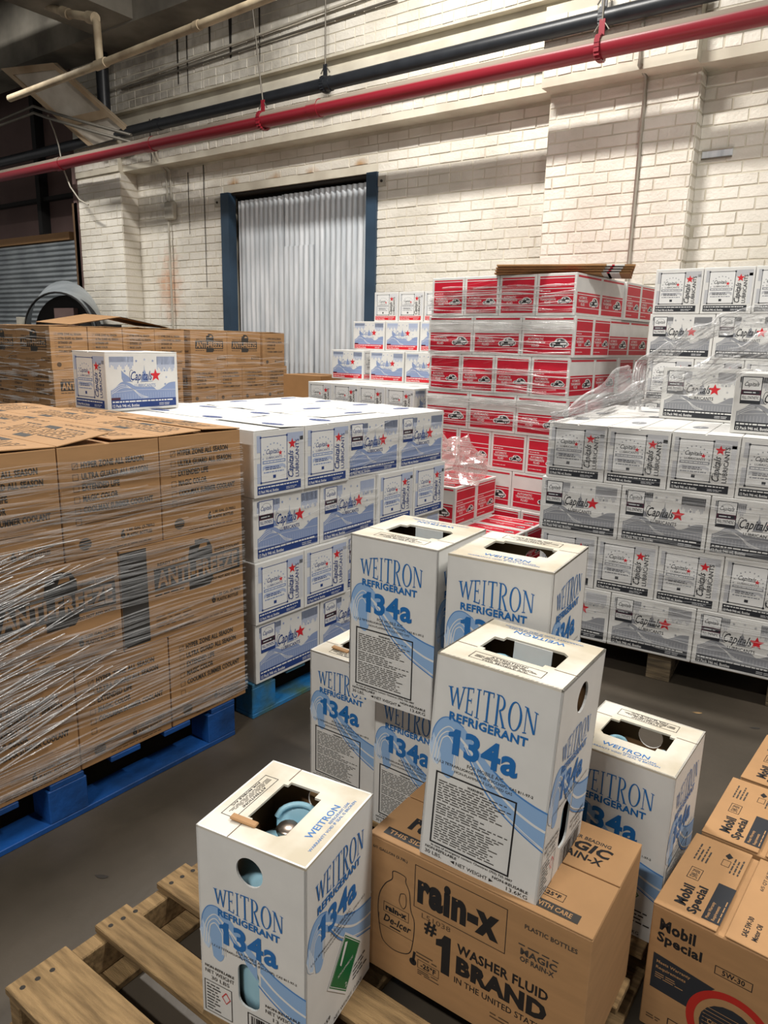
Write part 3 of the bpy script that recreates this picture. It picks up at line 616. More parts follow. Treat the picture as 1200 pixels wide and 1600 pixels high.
def stack(kind, sty, x0, y0, yaw, layers, z0, where, first='W', cw=None, vis=('front', 'right'), skip_hidden=True, total=None, desc=''):
    """standard load: 4 short sides across, 2 long + 2 short deep; layers alternate"""
    w, l = (LW, LL); h = LH; c, s = math.cos(yaw), math.sin(yaw); W4 = 4*w
    for k in range(layers):
        N = (k % 2 == 0) == (first == 'N'); z = z0+k*h; cells = []
        l3 = W4/3
        if N:
            for r in range(2): cells += [((i+.5)*w, (r+.5)*l, False, r == 0, i == 3, i == 0) for i in range(4)]
            for r in range(2): cells += [((i+.5)*l3, 2*l+(r+.5)*w, True, False, i == 2, i == 0) for i in range(3)]
        else:
            for r in range(2): cells += [((i+.5)*l3, (r+.5)*w, True, r == 0, i == 2, i == 0) for i in range(3)]
            for r in range(2): cells += [((i+.5)*w, 2*w+(r+.5)*l, False, False, i == 3, i == 0) for i in range(4)]
        topk = total is None and k == layers-1
        jx, jy = RJ.uniform(-.004, .004), RJ.uniform(-.004, .004)
        for (u, v, wide, fr, ri, le) in cells:
            ex = [e for e, t in (('front', fr), ('right', ri), ('left', le)) if t and e in vis]
            lay = 'top' if k == (total or layers)-1 else ORD[k]
            u0_ = u; row = (0 if v < w else 1 if v < 2*w else 2 if v < 2*w+l else 3) if not N else (0 if v < l else 1 if v < 2*l else 2 if v < 2*l+w else 3)
            if wide: u = W4/2+(u-W4/2)*(LL*3/W4)
            nth = ['at the corner', 'second from corner', 'third from corner', 'fourth from corner']
            if fr and 'front' in vis:
                q = int(u0_/(l3 if wide else w)); q = q if 'left' in vis else (2 if wide else 3)-q; lab = f"{desc} carton, {'long' if wide else 'short'} side out, {lay} layer {where}, {nth[q]}"
            elif ri and 'right' in vis: lab = f"{desc} carton, {'short' if wide else 'long'} side out, {lay} layer {where}, {['at the corner', 'second along', 'third along', 'fourth along'][row]}"
            elif le and 'left' in vis: lab = f"{desc} carton on the inner flank, {lay} layer {where}"
            else: lab = f"{desc} carton in the inner rows of the {lay} layer {where}"
            carton(kind, sty, x0+(u+jx)*c-(v+jy)*s, y0+(u+jx)*s+(v+jy)*c, z, yaw, wide, ex, lab, f"{desc} cartons {where}", ('flaps' if sty in ('blue', 'gray') and layers == 4 and topk else topk) or total is not None, None, sty == 'blue')
# B: blue-banded lubricant cartons; corner nearest the aisle at (-1.85, 1.771)
yB = 1.53-PI/2
stack('lub', 'blue', -1.85-4*LW*math.cos(yB), 1.771-4*LW*math.sin(yB), yB, 4, .1431, 'behind the brown cartons', 'N', desc='blue-banded', vis=('right',))
pallet('worn blue pallet under the blue-banded white cartons', -1.86-1.02, 1.775+.03, 1.02, 1.18, .143, yB, 'blue_paint_worn')
# C: red fluid cartons
yC = -.0635
stack('atf', None, -1.669-4*LW*math.cos(yC), 4.165-4*LW*math.sin(yC), yC, 7, .150, 'of the tall red stack', 'N', desc='red', vis=('front', 'right'))
pallet('bare pallet under the tall red carton stack', -1.669-1.03, 4.165+.07, 1.02, 1.2, .150, yC, 'pallet_wood_gray')
# D: grey lubricant cartons near the aisle (four full layers), F: seven layers behind
yD = .082
stack('lub', 'gray', -1.2824, 3.0205, yD, 4, .1294, 'on the aisle pallet', 'W', desc='grey-banded', vis=('front', 'left', 'right'), total=None)
pallet('rough grey wood pallet under the grey-banded cartons by the aisle', -1.25, 3.06, 1.05, 1.12, .1294, yD, 'pallet_wood_gray')
stack('lub', 'gray', -1.275, 4.34, -.02, 7, .165, 'against the wall', 'N', desc='grey-banded', vis=('front', 'left', 'right'))
pallet('bare pallet under the grey-banded cartons against the wall', -1.27, 4.35, 1.02, 1.2, .165, -.02, 'pallet_wood_gray')
# loose cartons on top of D
zD = .1294+4*LH+.0035
for (x, y, wide, yw, t) in ((-1.36+LW/2, 4.28-.07, False, 0, None), (-.985+LL/2, 3.74, True, .03, 'long side out, set back on the aisle stack, half under loose film'), (-.60+LL/2, 3.215+LW/2, True, .08, 'long side out, at the front of the aisle stack above the fourth layer'),
                            (-.60+LL/2+.3, 3.74, True, .03, 'long side out, set back on the aisle stack beside loose film')):
    if t: carton('lub', 'gray', x, y, zD, yw, wide, ['front', 'left'], 'grey-banded carton, '+t, 'loose grey-banded cartons', True)
# P2: red-banded lubricant cartons, stepped
yP = -.04; xP, yPo = -3.85, 4.30; zP = .1431
stack('lub', 'red', xP, yPo, yP, 4, zP, 'beside the corrugated door', 'W', desc='red-banded', vis=('front', 'right'))
pallet('bare pallet under the stepped red-banded cartons', xP, yPo+.03, 1.02, 1.18, .143, yP, 'pallet_wood_gray')
for (x, y, k, wide, n, row) in ((-4.06, 4.83, 4, True, 1, 'fifth'), (-3.64, 4.81, 4, True, 2, 'fifth'), (-4.02, 5.09, 4, True, 3, 'fifth behind'), (-4.02, 5.35, 4, True, 3, 'fifth rear'), (-4.06, 5.12, 5, True, 3, 'sixth'), (-3.86, 5.16, 6, False, 4, 'top')):
    for i in range(n):
        st_ = LL+.006 if wide else LW+.004
        carton('lub', 'red', x+(i+.5)*st_, y+(LW if wide else LL)/2-.04*(i*st_), zP+k*LH, -.04, wide, ['front', 'right'], f'red-banded carton in the {row} step beside the corrugated door, '+['at the door end', 'next to the door end', 'third along', 'touching the red stack'][i] if not (row == 'fifth' and n == 1) else 'red-banded carton standing apart at the end of the fifth step', 'stepped red-banded cartons', True)
# E: low red cartons in front of C
zE = .118
pallet('bare pallet under the low red cartons', -2.85, 3.56, 1.12, .56, zE, 0, 'pallet_wood_gray')
for r in range(2):
    for i in range(3): carton('atf', None, -1.72-LL*(i+.5)-.004*i, 3.57+LW*(r+.5)+.01*r, zE, 0, True, ['front', 'right'] if r == 0 else ['right'], 'red and white carton in the low single layer in front of the red stack', 'low red cartons', True)
for r in range(2): carton('atf', None, -2.085-LL/2, 3.615+LW*(r+.5)+.004*r, zE+LH, 0, True, ['front', 'right'], ['red and white carton on the low red layer, beneath the crumpled film', 'red and white carton on the low red layer, touching the tall stack'][r], 'raised red cartons', True)
# A: brown coolant cartons with lifted flaps
def flaps(o, lift, R):
    A, B = AL-2*G, AW-2*G
    for s in (-1, 1):
        k = MB(); k.box((-A/2, 0, 0), (A/2, B/2-.002, .004), 'kraft', ch=.001)
        f = link('flap', k.mesh('flap'), o, (0, -s*B/2, AH+.0005), (lift[0 if s > 0 else 1], 0, 0 if s > 0 else PI))
        link('print', ANTI[2], f, (-A/2, 0, .004), (-PI/2, 0, 0))
def coolant(x, y, z, wide, ex, lab, grp, top, yaw=0, lift=(.0, .0), sty=None):
    o = carton('anti', sty, x, y, z, yaw, wide, ex, lab, grp)
    if top: flaps(o, lift, RJ)
    return o
yA = 1.5385-PI/2; XA, YA = -1.833, 1.707
def apos(u, v): # u back along -X, v towards the camera along -Y from the near corner
    c, s = math.cos(yA), math.sin(yA); return XA-u*c+v*s, YA-u*s-v*c
ld = 'on the bright blue pallet'
for k in range(3):
    z = .1426+k*AH; lay = ['bottom', 'middle', 'top'][k]
    if k != 1:
        for i in range(4):
            for r in range(2):
                x, y = apos((r+.5)*AL, (i+.5)*AW); la = (.02+.13*(i == 1 and r == 0)+.05*(i == 2 and r == 0)+.03*RJ.random(), .02+.04*RJ.random())
                coolant(x, y, z, True, ['right'] if r == 0 else [], f'brown coolant carton, checklist side out, {lay} layer {ld}, '+['at the corner', 'second from corner', 'third from corner', 'fourth from corner'][i] if r == 0 else f'brown coolant carton, second row back, {lay} layer {ld}', 'brown coolant cartons nearest the aisle', k == 2, yA, la)
        for i in range(2):
            x, y = apos(2*AL+AW/2, (i+.5)*AL+.1); coolant(x, y, z, False, [], f'brown coolant carton in the rear row, {lay} layer {ld}', 'brown coolant cartons nearest the aisle', k == 2, yA, (.02, .03))
    else:
        for r in range(4):
            for i in range(2):
                x, y = apos((r+.5)*AW, (i+.5)*AL); coolant(x, y, z, False, ['right'] if r == 0 else [], f'brown coolant carton, logo side out, {lay} layer {ld}, '+['at the corner', 'second from corner'][i] if r == 0 else f'brown coolant carton inside the {lay} layer {ld}', 'brown coolant cartons nearest the aisle', False, yA, (0, 0), 'bar')
        for r in range(2): x, y = apos((r+.5)*AL, 2*AL+AW/2); coolant(x, y, z, True, [], f'brown coolant carton at the end, {lay} layer {ld}', 'brown coolant cartons nearest the aisle', False, yA)
x, y = apos(1.24, 1.3); pallet('bright blue pallet under the brown coolant cartons nearest the aisle', XA-1.24, YA-1.30, 1.20, 1.28, .1426, yA, 'blue_paint')
# single carton on the blue-banded stack
carton('lub', 'plainblue', -2.80, 1.945, .1431+4*LH+.006, 1.53, True, ['front', 'left'], 'single blue-banded white carton standing on top of the white stack', None, 'flaps', None, False)
# P5: brown coolant cartons at the back, two pallets
l5 = 'of the wrapped back row'
for (X, Y, pat, nm) in ((-5.32, 3.05, 'N', 'first'), (-5.36, 4.40, 'W', 'second')):
    for k in range(4):
        z = .17+k*.3262; nn = (k % 2 == 1) == (pat == 'N'); lay = ['bottom', 'second', 'third', 'top'][k]
        if nn: cells = [(AL/2+r*AL, AW*(i+.5)*.97, True, r == 0) for i in range(4) for r in range(2)]
        else: cells = [(AW*(r+.5), v, False, r == 0) for v in (.225, .665) for r in range(3)]+[(AL/2+r*AL, 1.07, True, r == 0) for r in range(2)]
        for (u, v, wide, ex) in cells:
            o = coolant(X-u, Y+v, z, wide, ['right']+(['front'] if v < .3 else []) if ex else (['front'] if v < .3 else []), f'brown coolant carton, {nm} pallet {l5}, {lay} layer, '+('outer face '+['first', 'second', 'third', 'fourth'][min(3, int(v/.33))]+' along' if ex else 'inner row'), 'brown coolant cartons at the back', k == 3, 0, (.02+.06*RJ.random(), .02+.04*RJ.random()))
            if not wide: o.scale = (.90, 1, 1)
            else: o.scale = (1, .965, 1)
    pallet(f'bare pallet under the {nm} block of wrapped brown cartons at the back', X-1.0, Y, 1.0, 1.24, .17, 0, 'pallet_wood_gray')
b = MB(); b.add([(0, 0, 0), (0, .45, .075), (0, .95, .0), (-.5, 0, .02), (-.5, .45, .10), (-.5, .95, .02)], [(0, 1, 4, 3), (1, 2, 5, 4)], 'kraft'); b.add([(0, 0, .006), (0, .45, .081), (0, .95, .006), (-.5, 0, .026), (-.5, .45, .106), (-.5, .95, .026)], [(3, 4, 1, 0), (4, 5, 2, 1)], 'kraft'); tag(link('cardboard_sheet', b.mesh('cardboard_sheet'), None, (-5.36, 3.25, 1.486), (0, 0, 0)), 'loose flat cardboard sheet lying on the wrapped brown cartons at the back', 'cardboard')
# plain kraft cartons between the back rows
for i, (x, y, z, a, bb, h) in enumerate(((-4.60, 5.25, 0, .46, .4, .37), (-4.60, 5.25, .372, .46, .4, .37), (-4.60, 5.25, .744, .46, .4, .36), (-4.22, 5.45, 0, .24, .3, .58), (-4.22, 5.45, .582, .24, .3, .58))):
    o = link('kraft_carton', body(a, bb, h-.001, 'kraft_dark'), None, (x, y, z)); tag(o, f"plain brown carton beside the corrugated door, {['bottom', 'middle', 'top', 'bottom', 'top'][i]} of the {'wide' if i < 3 else 'narrow'} pile", 'box')
    b = MB(); b.box((-a/2, -.02, h), (a/2, .02, h+.0008), 'ink_brown'); b.box((-a/2+.03, -bb/2-.0008, h*.3), (a/2-.03, -bb/2, h*.34), 'ink_brown'); link('tape', b.mesh('tape'), o)
# folded cartons on top of the red stack
for i in range(4):
    b = MB(); b.box((-.33, -.2, 0), (.30, .2, .011), 'kraft_dark', ch=.002); b.box((.30, -.18, .002), (.40, .18, .009), 'white_board'); b.box((.33, -.181, .002), (.345, .181, .0095), 'ink_fluid_red'); b.box((.40, -.17, .001), (.46, .17, .012), 'kraft_dark')
    tag(link('folded_carton', b.mesh('folded_carton'), None, (-1.93+.012*i, 4.43-.02*i, .150+7*LH+.002+.0125*i), (0, 0, .28+.02*i)), 'flattened brown carton in the flat pile on top of the red stack', 'cardboard', 'flattened cartons on the red stack')

# ------------------------------------------------------------------ refrigerant boxes
S, RH = .245, .4246
def curve_plate(outer, holes, th, m):
    """flat plate in x,z with real holes, thickness th behind y=0"""
    cu = bpy.data.curves.new('p', 'CURVE'); cu.dimensions = '2D'; cu.fill_mode = 'BOTH'; cu.extrude = th/2
    for lp in [outer]+holes:
        sp = cu.splines.new('POLY'); sp.points.add(len(lp)-1)
        for q, p in zip(sp.points, lp): q.co = (p[0], p[1], 0, 1)
        sp.use_cyclic_u = True
    o = bpy.data.objects.new('p', cu); COL.objects.link(o); dg = bpy.context.evaluated_depsgraph_get(); me = o.evaluated_get(dg).to_mesh()
    vs = [(v.co.x, th/2-v.co.z, v.co.y) for v in me.vertices]; fs = [tuple(reversed(p.vertices)) for p in me.polygons]
    o.evaluated_get(dg).to_mesh_clear(); bpy.data.objects.remove(o); bpy.data.curves.remove(cu)
    b = MB()
    for f in fs: b.add([vs[i] for i in f], [tuple(range(len(f)))], 'kraft_inside' if all(vs[i][1] > th*.9 for i in f) else m)
    return b
RECT = [(0, 0), (S, 0), (S, RH), (0, RH)]
circ = [(S*.5+.030*math.cos(2*PI*k/24), RH*.865+.030*math.sin(2*PI*k/24)) for k in range(24)]
slot = []
for cx, cy, a0 in ((S*.47+.0, RH*.33, 0), (S*.47-.0, RH*.33, PI/2), (S*.47, RH*.19, PI), (S*.47, RH*.19, PI*1.5)):
    for k in range(6): a = a0+PI/2*k/5; slot.append((cx+(.006 if a0 in (0, PI*1.5) else -.006)+.019*math.cos(a), cy+.020*math.sin(a)))
TH = .004
PL = {'plain': curve_plate(RECT, [], TH, 'white_board').mesh('panel'), 'holes': curve_plate(RECT, [circ, slot], TH, 'white_board').mesh('panel')}
hx0, hx1, hy0, hy1 = .048, .200, .070, .165
TOPH = [(hx0, hy0+.01), (hx0+.012, hy0+.01), (hx0+.012, hy0), (hx1-.02, hy0), (hx1-.02, hy0+.012), (hx1, hy0+.012), (hx1, hy1-.012), (hx1-.012, hy1), (hx0+.02, hy1), (hx0+.02, hy1-.015), (hx0, hy1-.015)]
def top_plate(v):
    b = curve_plate([(0, 0), (S, 0), (S, S), (0, S)], [TOPH], .005, 'dusty_white_board'); return b.mesh('top_panel')
TOPM = top_plate(0)
def weitron(p, u0, u1, v0, v1, ink, L):
    """tall thin serif capitals swelling in the middle"""
    T, t = .34, .10
    def W_(x): return [[(0, 1), (.14, 1), (.36, 0), (.26, 0)], [(.26, 0), (.32, 0), (.52, .9), (.46, .9)], [(.44, .95), (.56, .95), (.78, 0), (.68, 0)], [(.69, 0), (.75, 0), (1, 1), (.93, 1)], [(-.08, .96), (.24, .96), (.24, 1), (-.08, 1)], [(.82, .96), (1.1, .96), (1.1, 1), (.82, 1)]]
    E_ = [[(.12, 0), (.30, 0), (.30, 1), (.12, 1)], [(0, 0), (.95, 0), (.95, .05), (0, .05)], [(0, .95), (.9, .95), (.9, 1), (0, 1)], [(.3, .50), (.7, .50), (.7, .55), (.3, .55)], [(.85, 0), (.95, 0), (1, .2), (.92, .2)], [(.82, .82), (.9, .82), (.9, 1), (.82, 1)], [(.66, .43), (.72, .43), (.72, .62), (.66, .62)]]
    I_ = [[(.35, 0), (.65, 0), (.65, 1), (.35, 1)], [(0, 0), (1, 0), (1, .03), (0, .03)], [(0, .97), (1, .97), (1, 1), (0, 1)]]
    T_ = [[(.42, 0), (.60, 0), (.60, 1), (.42, 1)], [(0, .96), (1, .96), (1, 1), (0, 1)], [(0, .84), (.06, .84), (.08, 1), (0, 1)], [(.94, .84), (1, .84), (1, 1), (.92, 1)], [(.28, 0), (.74, 0), (.74, .03), (.28, .03)]]
    R_ = [[(.1, 0), (.28, 0), (.28, 1), (.1, 1)], [(0, 0), (.42, 0), (.42, .03), (0, .03)], [(0, .97), (.5, .97), (.5, 1), (0, 1)], [(.34, .52), (.5, .52), (1.02, 0), (.80, 0)], [(.72, 0), (1.1, 0), (1.1, .03), (.72, .03)]]
    def arc(cx, cy, rx, ry, wx, wy, a0, a1, n=14):
        out = []
        for k in range(n):
            a, c = a0+(a1-a0)*k/n, a0+(a1-a0)*(k+1)/n
            out.append([(cx+rx*math.cos(a), cy+ry*math.sin(a)), (cx+rx*math.cos(c), cy+ry*math.sin(c)), (cx+(rx-wx)*math.cos(c), cy+(ry-wy)*math.sin(c)), (cx+(rx-wx)*math.cos(a), cy+(ry-wy)*math.sin(a))])
        return out
    R_ += arc(.4, .755, .48, .245, .18, .04, -PI/2, PI/2, 10)
    O_ = arc(.5, .5, .5, .5, .16, .04, 0, 2*PI, 24)
    N_ = [[(.08, 0), (.14, 0), (.14, 1), (.08, 1)], [(-.06, .96), (.26, .96), (.26, 1), (-.06, 1)], [(.04, 1), (.24, 1), (.92, 0), (.76, 0)], [(.84, 0), (.92, 0), (.92, 1), (.84, 1)], [(.72, .96), (1.04, .96), (1.04, 1), (.72, 1)], [(-.04, 0), (.26, 0), (.26, .04), (-.04, .04)]]
    x = 0; ws = ((W_(0), 1.25), (E_, .62), (I_, .36), (T_, .85), (R_, .85), (O_, 1.05), (N_, .95)); tot = sum(w for _, w in ws)+.17*6
    for g, w in ws:
        for q in g:
            pts = []
            for a, c in q:
                xx = (x+a*w)/tot; mid = 1-(2*xx-1.08)**2; hh = .60+.40*max(mid, -.1); cc = .42+(c-.45)*hh
                pts.append((u0+(u1-u0)*xx, v0+(v1-v0)*cc))
            p.poly(pts, ink, L)
        x += w+.17
def wave(p, dv):
    V = lambda pts: [(u, v+dv) for u, v in pts]
    top = cr(V([(.02, .56), (.03, .64), (.09, .70), (.18, .715), (.28, .69), (.40, .62), (.55, .545), (.72, .485), (.88, .455), (1, .445)]), 5)
    bot = cr(V([(.02, .55), (.07, .53), (.13, .55), (.19, .59), (.29, .58), (.42, .50), (.56, .42), (.72, .35), (.88, .30), (1, .28)]), 5)
    p.band(top, bot, 'ink_wave', 0)
    p.poly(cr(V([(.10, .545), (.13, .60), (.18, .62), (.23, .60), (.24, .54), (.235, .46), (.19, .425), (.13, .44)]), 4), 'ink_wave', .5)
    p.poly(cr(V([(0, .56), (.02, .50), (.08, .47), (.11, .52), (.08, .56), (.03, .62)]), 4), 'ink_wave_pale', 1)
    for k in range(3):
        d = .024*k
        p.line(cr(V([(.035+d, .50), (.055+d, .59), (.10+d*.6, .645-d*.6), (.165, .672-d), (.225-d*.4, .645-d), (.255-d*.6, .57), (.25-d*.6, .47)]), 5), .0022, 'ink_white', 2)
    p.line(cr(V([(.0, .555), (.03, .50), (.07, .475), (.11, .46)]), 5), .002, 'ink_white', 2)
    p.line(cr(V([(.20, .66), (.34, .60), (.5, .51), (.7, .42), (.88, .375), (1, .36)]), 5), .005, 'ink_white', 2)
    p.line(cr(V([(.30, .60), (.45, .47), (.6, .385), (.8, .315), (1, .265)]), 5), .003, 'ink_wave_deep', 2)
    p.line(cr(V([(.30, .61), (.45, .485), (.6, .40), (.8, .33), (1, .28)]), 5), .0022, 'ink_white', 3)
    p.line(cr(V([(.55, .545), (.72, .487), (.88, .457), (1, .445)]), 5), .0035, 'ink_wave_deep', 1)
    p.line(cr(V([(.02, .57), (.03, .64), (.09, .70), (.18, .715), (.28, .69)]), 5), .002, 'ink_wave_deep', 1)
def heads(p, d, k=1.0, uo=0):
    weitron(p, .13+uo, .13+.71*k+uo, .775+d-.02, .90+d, 'ink_blue', 4)
    p.text('REFRIGERANT', .15+uo, .705+d, .15+.64*k+uo, .747+d, 'ink_blue', 4, bold=.035)
    p.one(.16+uo, .548+d, .16+.10*k+uo, .672+d, 'ink_blue', 4); p.text('34a', .30+uo, .545+d, .30+.44*k+uo, .675+d, 'ink_blue', 4, bold=.032, res=4)
    p.text('FOR MOBILE A/C', .34, .508+d, .64, .526+d, 'ink_dark', 4); p.text('1,1,1,2 TETRAFLUOROETHANE (F3CCH2F), CAS 811-97-2', .06, .484+d, .88, .500+d, 'ink_black', 4, bold=.01); p.text('NON-FLAMMABLE LIQUEFIED GAS', .24, .462+d, .72, .477+d, 'ink_dark', 4)
def face_warning():
    p = Print(S, RH); wave(p, 0); heads(p, 0)
    p.frame(.09, .085, .76, .44, .003, 'ink_black', 4); p.text('WARNING:', .36, .412, .50, .424, 'ink_black', 4, bold=.02)
    for a, b, n, sd in ((.30, .408, 9, 1), (.235, .295, 5, 2), (.10, .23, 11, 3)): p.para(.115, a, .735, b, n, 'ink_dark', 4, sd, .36, .014, .25 if sd != 2 else .5)
    p.text('In case of emergency contact: Chemtrec (703) 725-3887', .10, .062, .80, .076, 'ink_black', 4, bold=.01)
    p.text('NON-REFILLABLE', .05, .045, .33, .058, 'ink_black', 4, bold=.02); p.text('30 LBS.', .05, .018, .20, .036, 'ink_black', 4)
    p.text('NON-REUSABLE', .64, .042, .93, .055, 'ink_black', 4, bold=.02); p.text('13.6KG', .76, .016, .93, .034, 'ink_black', 4)
    p.text('NET WEIGHT', .33, .018, .60, .036, 'ink_black', 4); p.poly([(.28, .027), (.315, .019), (.315, .035)], 'ink_black', 4); p.poly([(.65, .027), (.615, .035), (.615, .019)], 'ink_black', 4)
    return p.mesh('warning_print')
def face_holes():
    p = Print(S, RH); wave(p, -.10)
    d = -.13; weitron(p, .16, .80, .62, .745, 'ink_blue', 4); p.text('REFRIGERANT', .19, .575, .77, .612, 'ink_blue', 4, bold=.035); p.one(.20, .437, .29, .553, 'ink_blue', 4); p.text('34a', .335, .435, .75, .555, 'ink_blue', 4, bold=.032, res=4)
    p.text('1,1,1,2 TETRAFLUOROETHANE (F3CCH2F), CAS 811-97-2', .12, .395, .92, .410, 'ink_black', 4, bold=.01); p.text('FOR MOBILE A/C', .36, .415, .62, .43, 'ink_dark', 4)
    p.text('NON-REFILLABLE', .04, .265, .33, .28, 'ink_black', 4, bold=.02); p.text('NET WEIGHT', .04, .235, .33, .255, 'ink_black', 4); p.text('30 LBS', .1, .205, .28, .225, 'ink_black', 4)
    p.text('NON-REUSABLE', .63, .205, .95, .22, 'ink_black', 4, bold=.02); p.text('NET WEIGHT', .63, .175, .93, .195, 'ink_black', 4); p.text('13.6KG', .70, .145, .90, .165, 'ink_black', 4)
    p.frame(.03, .02, .30, .19, .0015, 'ink_black', 4); p.para(.05, .03, .19, .18, 9, 'ink_dark', 4, 4, .4); p.line([(.245, .165), (.285, .135), (.245, .105), (.205, .135), (.245, .165)], .002, 'ink_star_red', 5)
    p.frame(.46, .01, .93, .125, .002, 'ink_black', 4); R = random.Random(2); u = .49
    while u < .90: w = R.choice((.006, .012, .018)); p.rect(u, .03, u+w, .115, 'ink_black', 4); u += w+R.choice((.006, .012))
    # keep ink off the openings
    return p.mesh('carry_side_print')
def face_green():
    p = Print(S, RH); wave(p, -.02); heads(p, 0)
    p.poly([(.56, .43), (.84, .255), (.58, .07), (.29, .245)], 'ink_white', 5); p.poly([(.56, .415), (.815, .255), (.58, .085), (.315, .245)], 'ink_green', 6); p.line([(.56, .405), (.80, .255), (.58, .095), (.33, .245), (.56, .405)], .0015, 'ink_white', 7)
    p.poly([(.56, .375), (.60, .36), (.50, .27), (.48, .285)], 'ink_white', 7); p.text('NON-FLAMMABLE GAS', .45, .225, .69, .24, 'ink_white', 7); p.text('2', .565, .115, .595, .14, 'ink_white', 7)
    p.text('UN 3159', .10, .06, .34, .085, 'ink_black', 4, bold=.01); p.para(.70, .08, .95, .17, 4, 'ink_dark', 4, 5, .35); p.text('NET WEIGHT 13.6KG', .4, .015, .85, .035, 'ink_black', 4); p.text('30 LBS', .1, .015, .3, .035, 'ink_black', 4)
    return p.mesh('placard_print')
def top_print():
    p = Print(S, S); p.frame(.22, .08, .80, .21, .0012, 'ink_black', 1); p.text('ATTENTION!', .36, .17, .66, .195, 'ink_black', 1, bold=.02, rot=0); p.para(.25, .115, .77, .165, 4, 'ink_dark', 1, 6, .4); p.text('FOR MOBILE A/C', .33, .088, .69, .108, 'ink_black', 1, bold=.02)
    p.text('WEITRON', .28, .80, .72, .86, 'ink_blue', 1, bold=.01, rot=180); p.text('REFRIGERANT LEAK', .2, .875, .5, .9, 'ink_blue', 1, rot=180); p.text('WARRANTY VOID IF SEAL IS BROKEN', .16, .91, .84, .935, 'ink_blue', 1, rot=180)
    p.line([(0, .30), (.19, .30)], .0016, 'ink_brown', 1); p.line([(.82, .30), (1, .30)], .0016, 'ink_brown', 1)
    return p.mesh('top_print')
FW, FH, FG, FT = face_warning(), face_holes(), face_green(), top_print()
# clip holes-face ink where the openings are
def cut_ink(me):
    bm = bmesh.new(); bm.from_mesh(me); dead = []
    for f in bm.faces:
        c = f.calc_center_median()
        if (c.x-S*.5)**2+(c.z-RH*.865)**2 < .031**2 or (abs(c.x-S*.47) < .026 and RH*.135 < c.z < RH*.385): dead.append(f)
    bmesh.ops.delete(bm, geom=dead, context='FACES'); bm.to_mesh(me); bm.free()
cut_ink(FH)
def tank_meshes():
    b = MB(); b.lathe([(.02, .012), (.085, .012), (.108, .04), (.112, .08), (.112, .27), (.104, .315), (.08, .345), (.04, .358), (0, .36)], 'tank_blue', 28); body_ = b.mesh('cylinder')
    hand = []
    for s in (0, PI):
        b = MB(); vs = []; fs = []; n = 14
        for i in range(n+1):
            a = s-.95+1.9*i/n; hh = .385+.028*math.sin(PI*i/n)**.5
            for r in (.066, .070): vs += [(r*math.cos(a), r*math.sin(a), .335), (r*math.cos(a), r*math.sin(a), hh)]
        for i in range(n):
            q = 4*i; fs += [(q, q+4, q+5, q+1), (q+2, q+3, q+7, q+6), (q+1, q+5, q+7, q+3)]
        b.add(vs, fs, 'tank_blue', smooth=True); b.tube([vs[4*i+1] for i in range(n+1)], .006, 'tank_blue', 8); hand.append(b.mesh('collar_handle'))
        b = MB(); b.lathe([(.014, .355), (.014, .372), (.009, .374), (.009, .392), (.022, .394), (.024, .402), (.02, .408), (0, .408)], 'brass', 14); b.box((-.004, -.03, .372), (.004, 0, .382), 'brass'); valve = b.mesh('valve')
    return body_, hand, valve
TK = tank_meshes()
FOLD = MB(); FOLD.box((.085, hy1-.001, RH-.062), (.165, hy1+.002, RH-.004), 'white_board', ch=.0008); FOLDM = FOLD.mesh('folded_flap')
TORN = MB(); TORN.box((-.028, -.008, 0), (.028, .008, .006), 'kraft', ch=.002); TORNM = TORN.mesh('torn_edge')
def refrigerant(x, y, z, yaw, faces, label, rot=None, top=0, torn=False, tank=None):
    """x, y = front-left base corner; faces = prints for front, right, back, left"""
    t = tag(link('refrigerant_box', None, None, (x, y, z), rot or (0, 0, yaw)), label, 'box', 'white refrigerant boxes')
    for i, f in enumerate(faces):
        loc, rz = (((0, 0, 0), 0), ((S, 0, 0), PI/2), ((S, S, 0), PI), ((0, S, 0), -PI/2))[i]
        pn = link('side_panel', PL['holes' if f is FH else 'plain'], t, loc, (0, 0, rz)); link('print', f, pn)
    b = MB(); b.box((TH, TH, .0), (S-TH, S-TH, .004), 'kraft_inside'); link('bottom_panel', b.mesh('bottom_panel'), t)
    off = Matrix.Rotation(top, 3, 'Z') @ Vector((-S/2, -S/2, 0)) + Vector((S/2, S/2, 0))
    tp = link('top_panel', TOPM, t, (off.x, off.y, RH), (-PI/2, 0, top)); link('print', FT, tp)
    link('folded_flap', FOLDM, t, off, (0, 0, top))
    if torn: link('torn_edge', TORNM, t, (.075, .048, RH+.001), (0, .1, .1))
    M = Matrix.Translation((x, y, z)) @ (Matrix.Rotation(rot[2], 4, 'Z') @ Matrix.Rotation(rot[1], 4, 'Y') @ Matrix.Rotation(rot[0], 4, 'X') if rot else Matrix.Rotation(yaw, 4, 'Z')) @ Matrix.Translation((S/2, S/2, .006)) @ Matrix.Rotation(PI/2 if faces[0] is FH else 0, 4, 'Z') @ Matrix.Diagonal((1, 1, .93, 1))
    c = link('refrigerant_cylinder', None); c.matrix_world = M; tag(c, tank or label.replace('white dusty', 'white').replace('white refrigerant box', 'pale blue gas cylinder inside the box').replace(' next to', ' by'), 'gas cylinder', 'pale blue gas cylinders')
    for n_, m_ in (('cylinder', TK[0]), ('collar_handle', TK[1][0]), ('collar_handle', TK[1][1]), ('valve', TK[2])): link(n_, m_, c)
    return t
zp = .1095
refrigerant(-.9655, .765, zp, .1515, [FH, FG, FH, FW], 'white refrigerant box with green diamond placard and torn top, on the wood slats', top=-PI/2, torn=True, tank='pale blue gas cylinder in the box with the green placard')
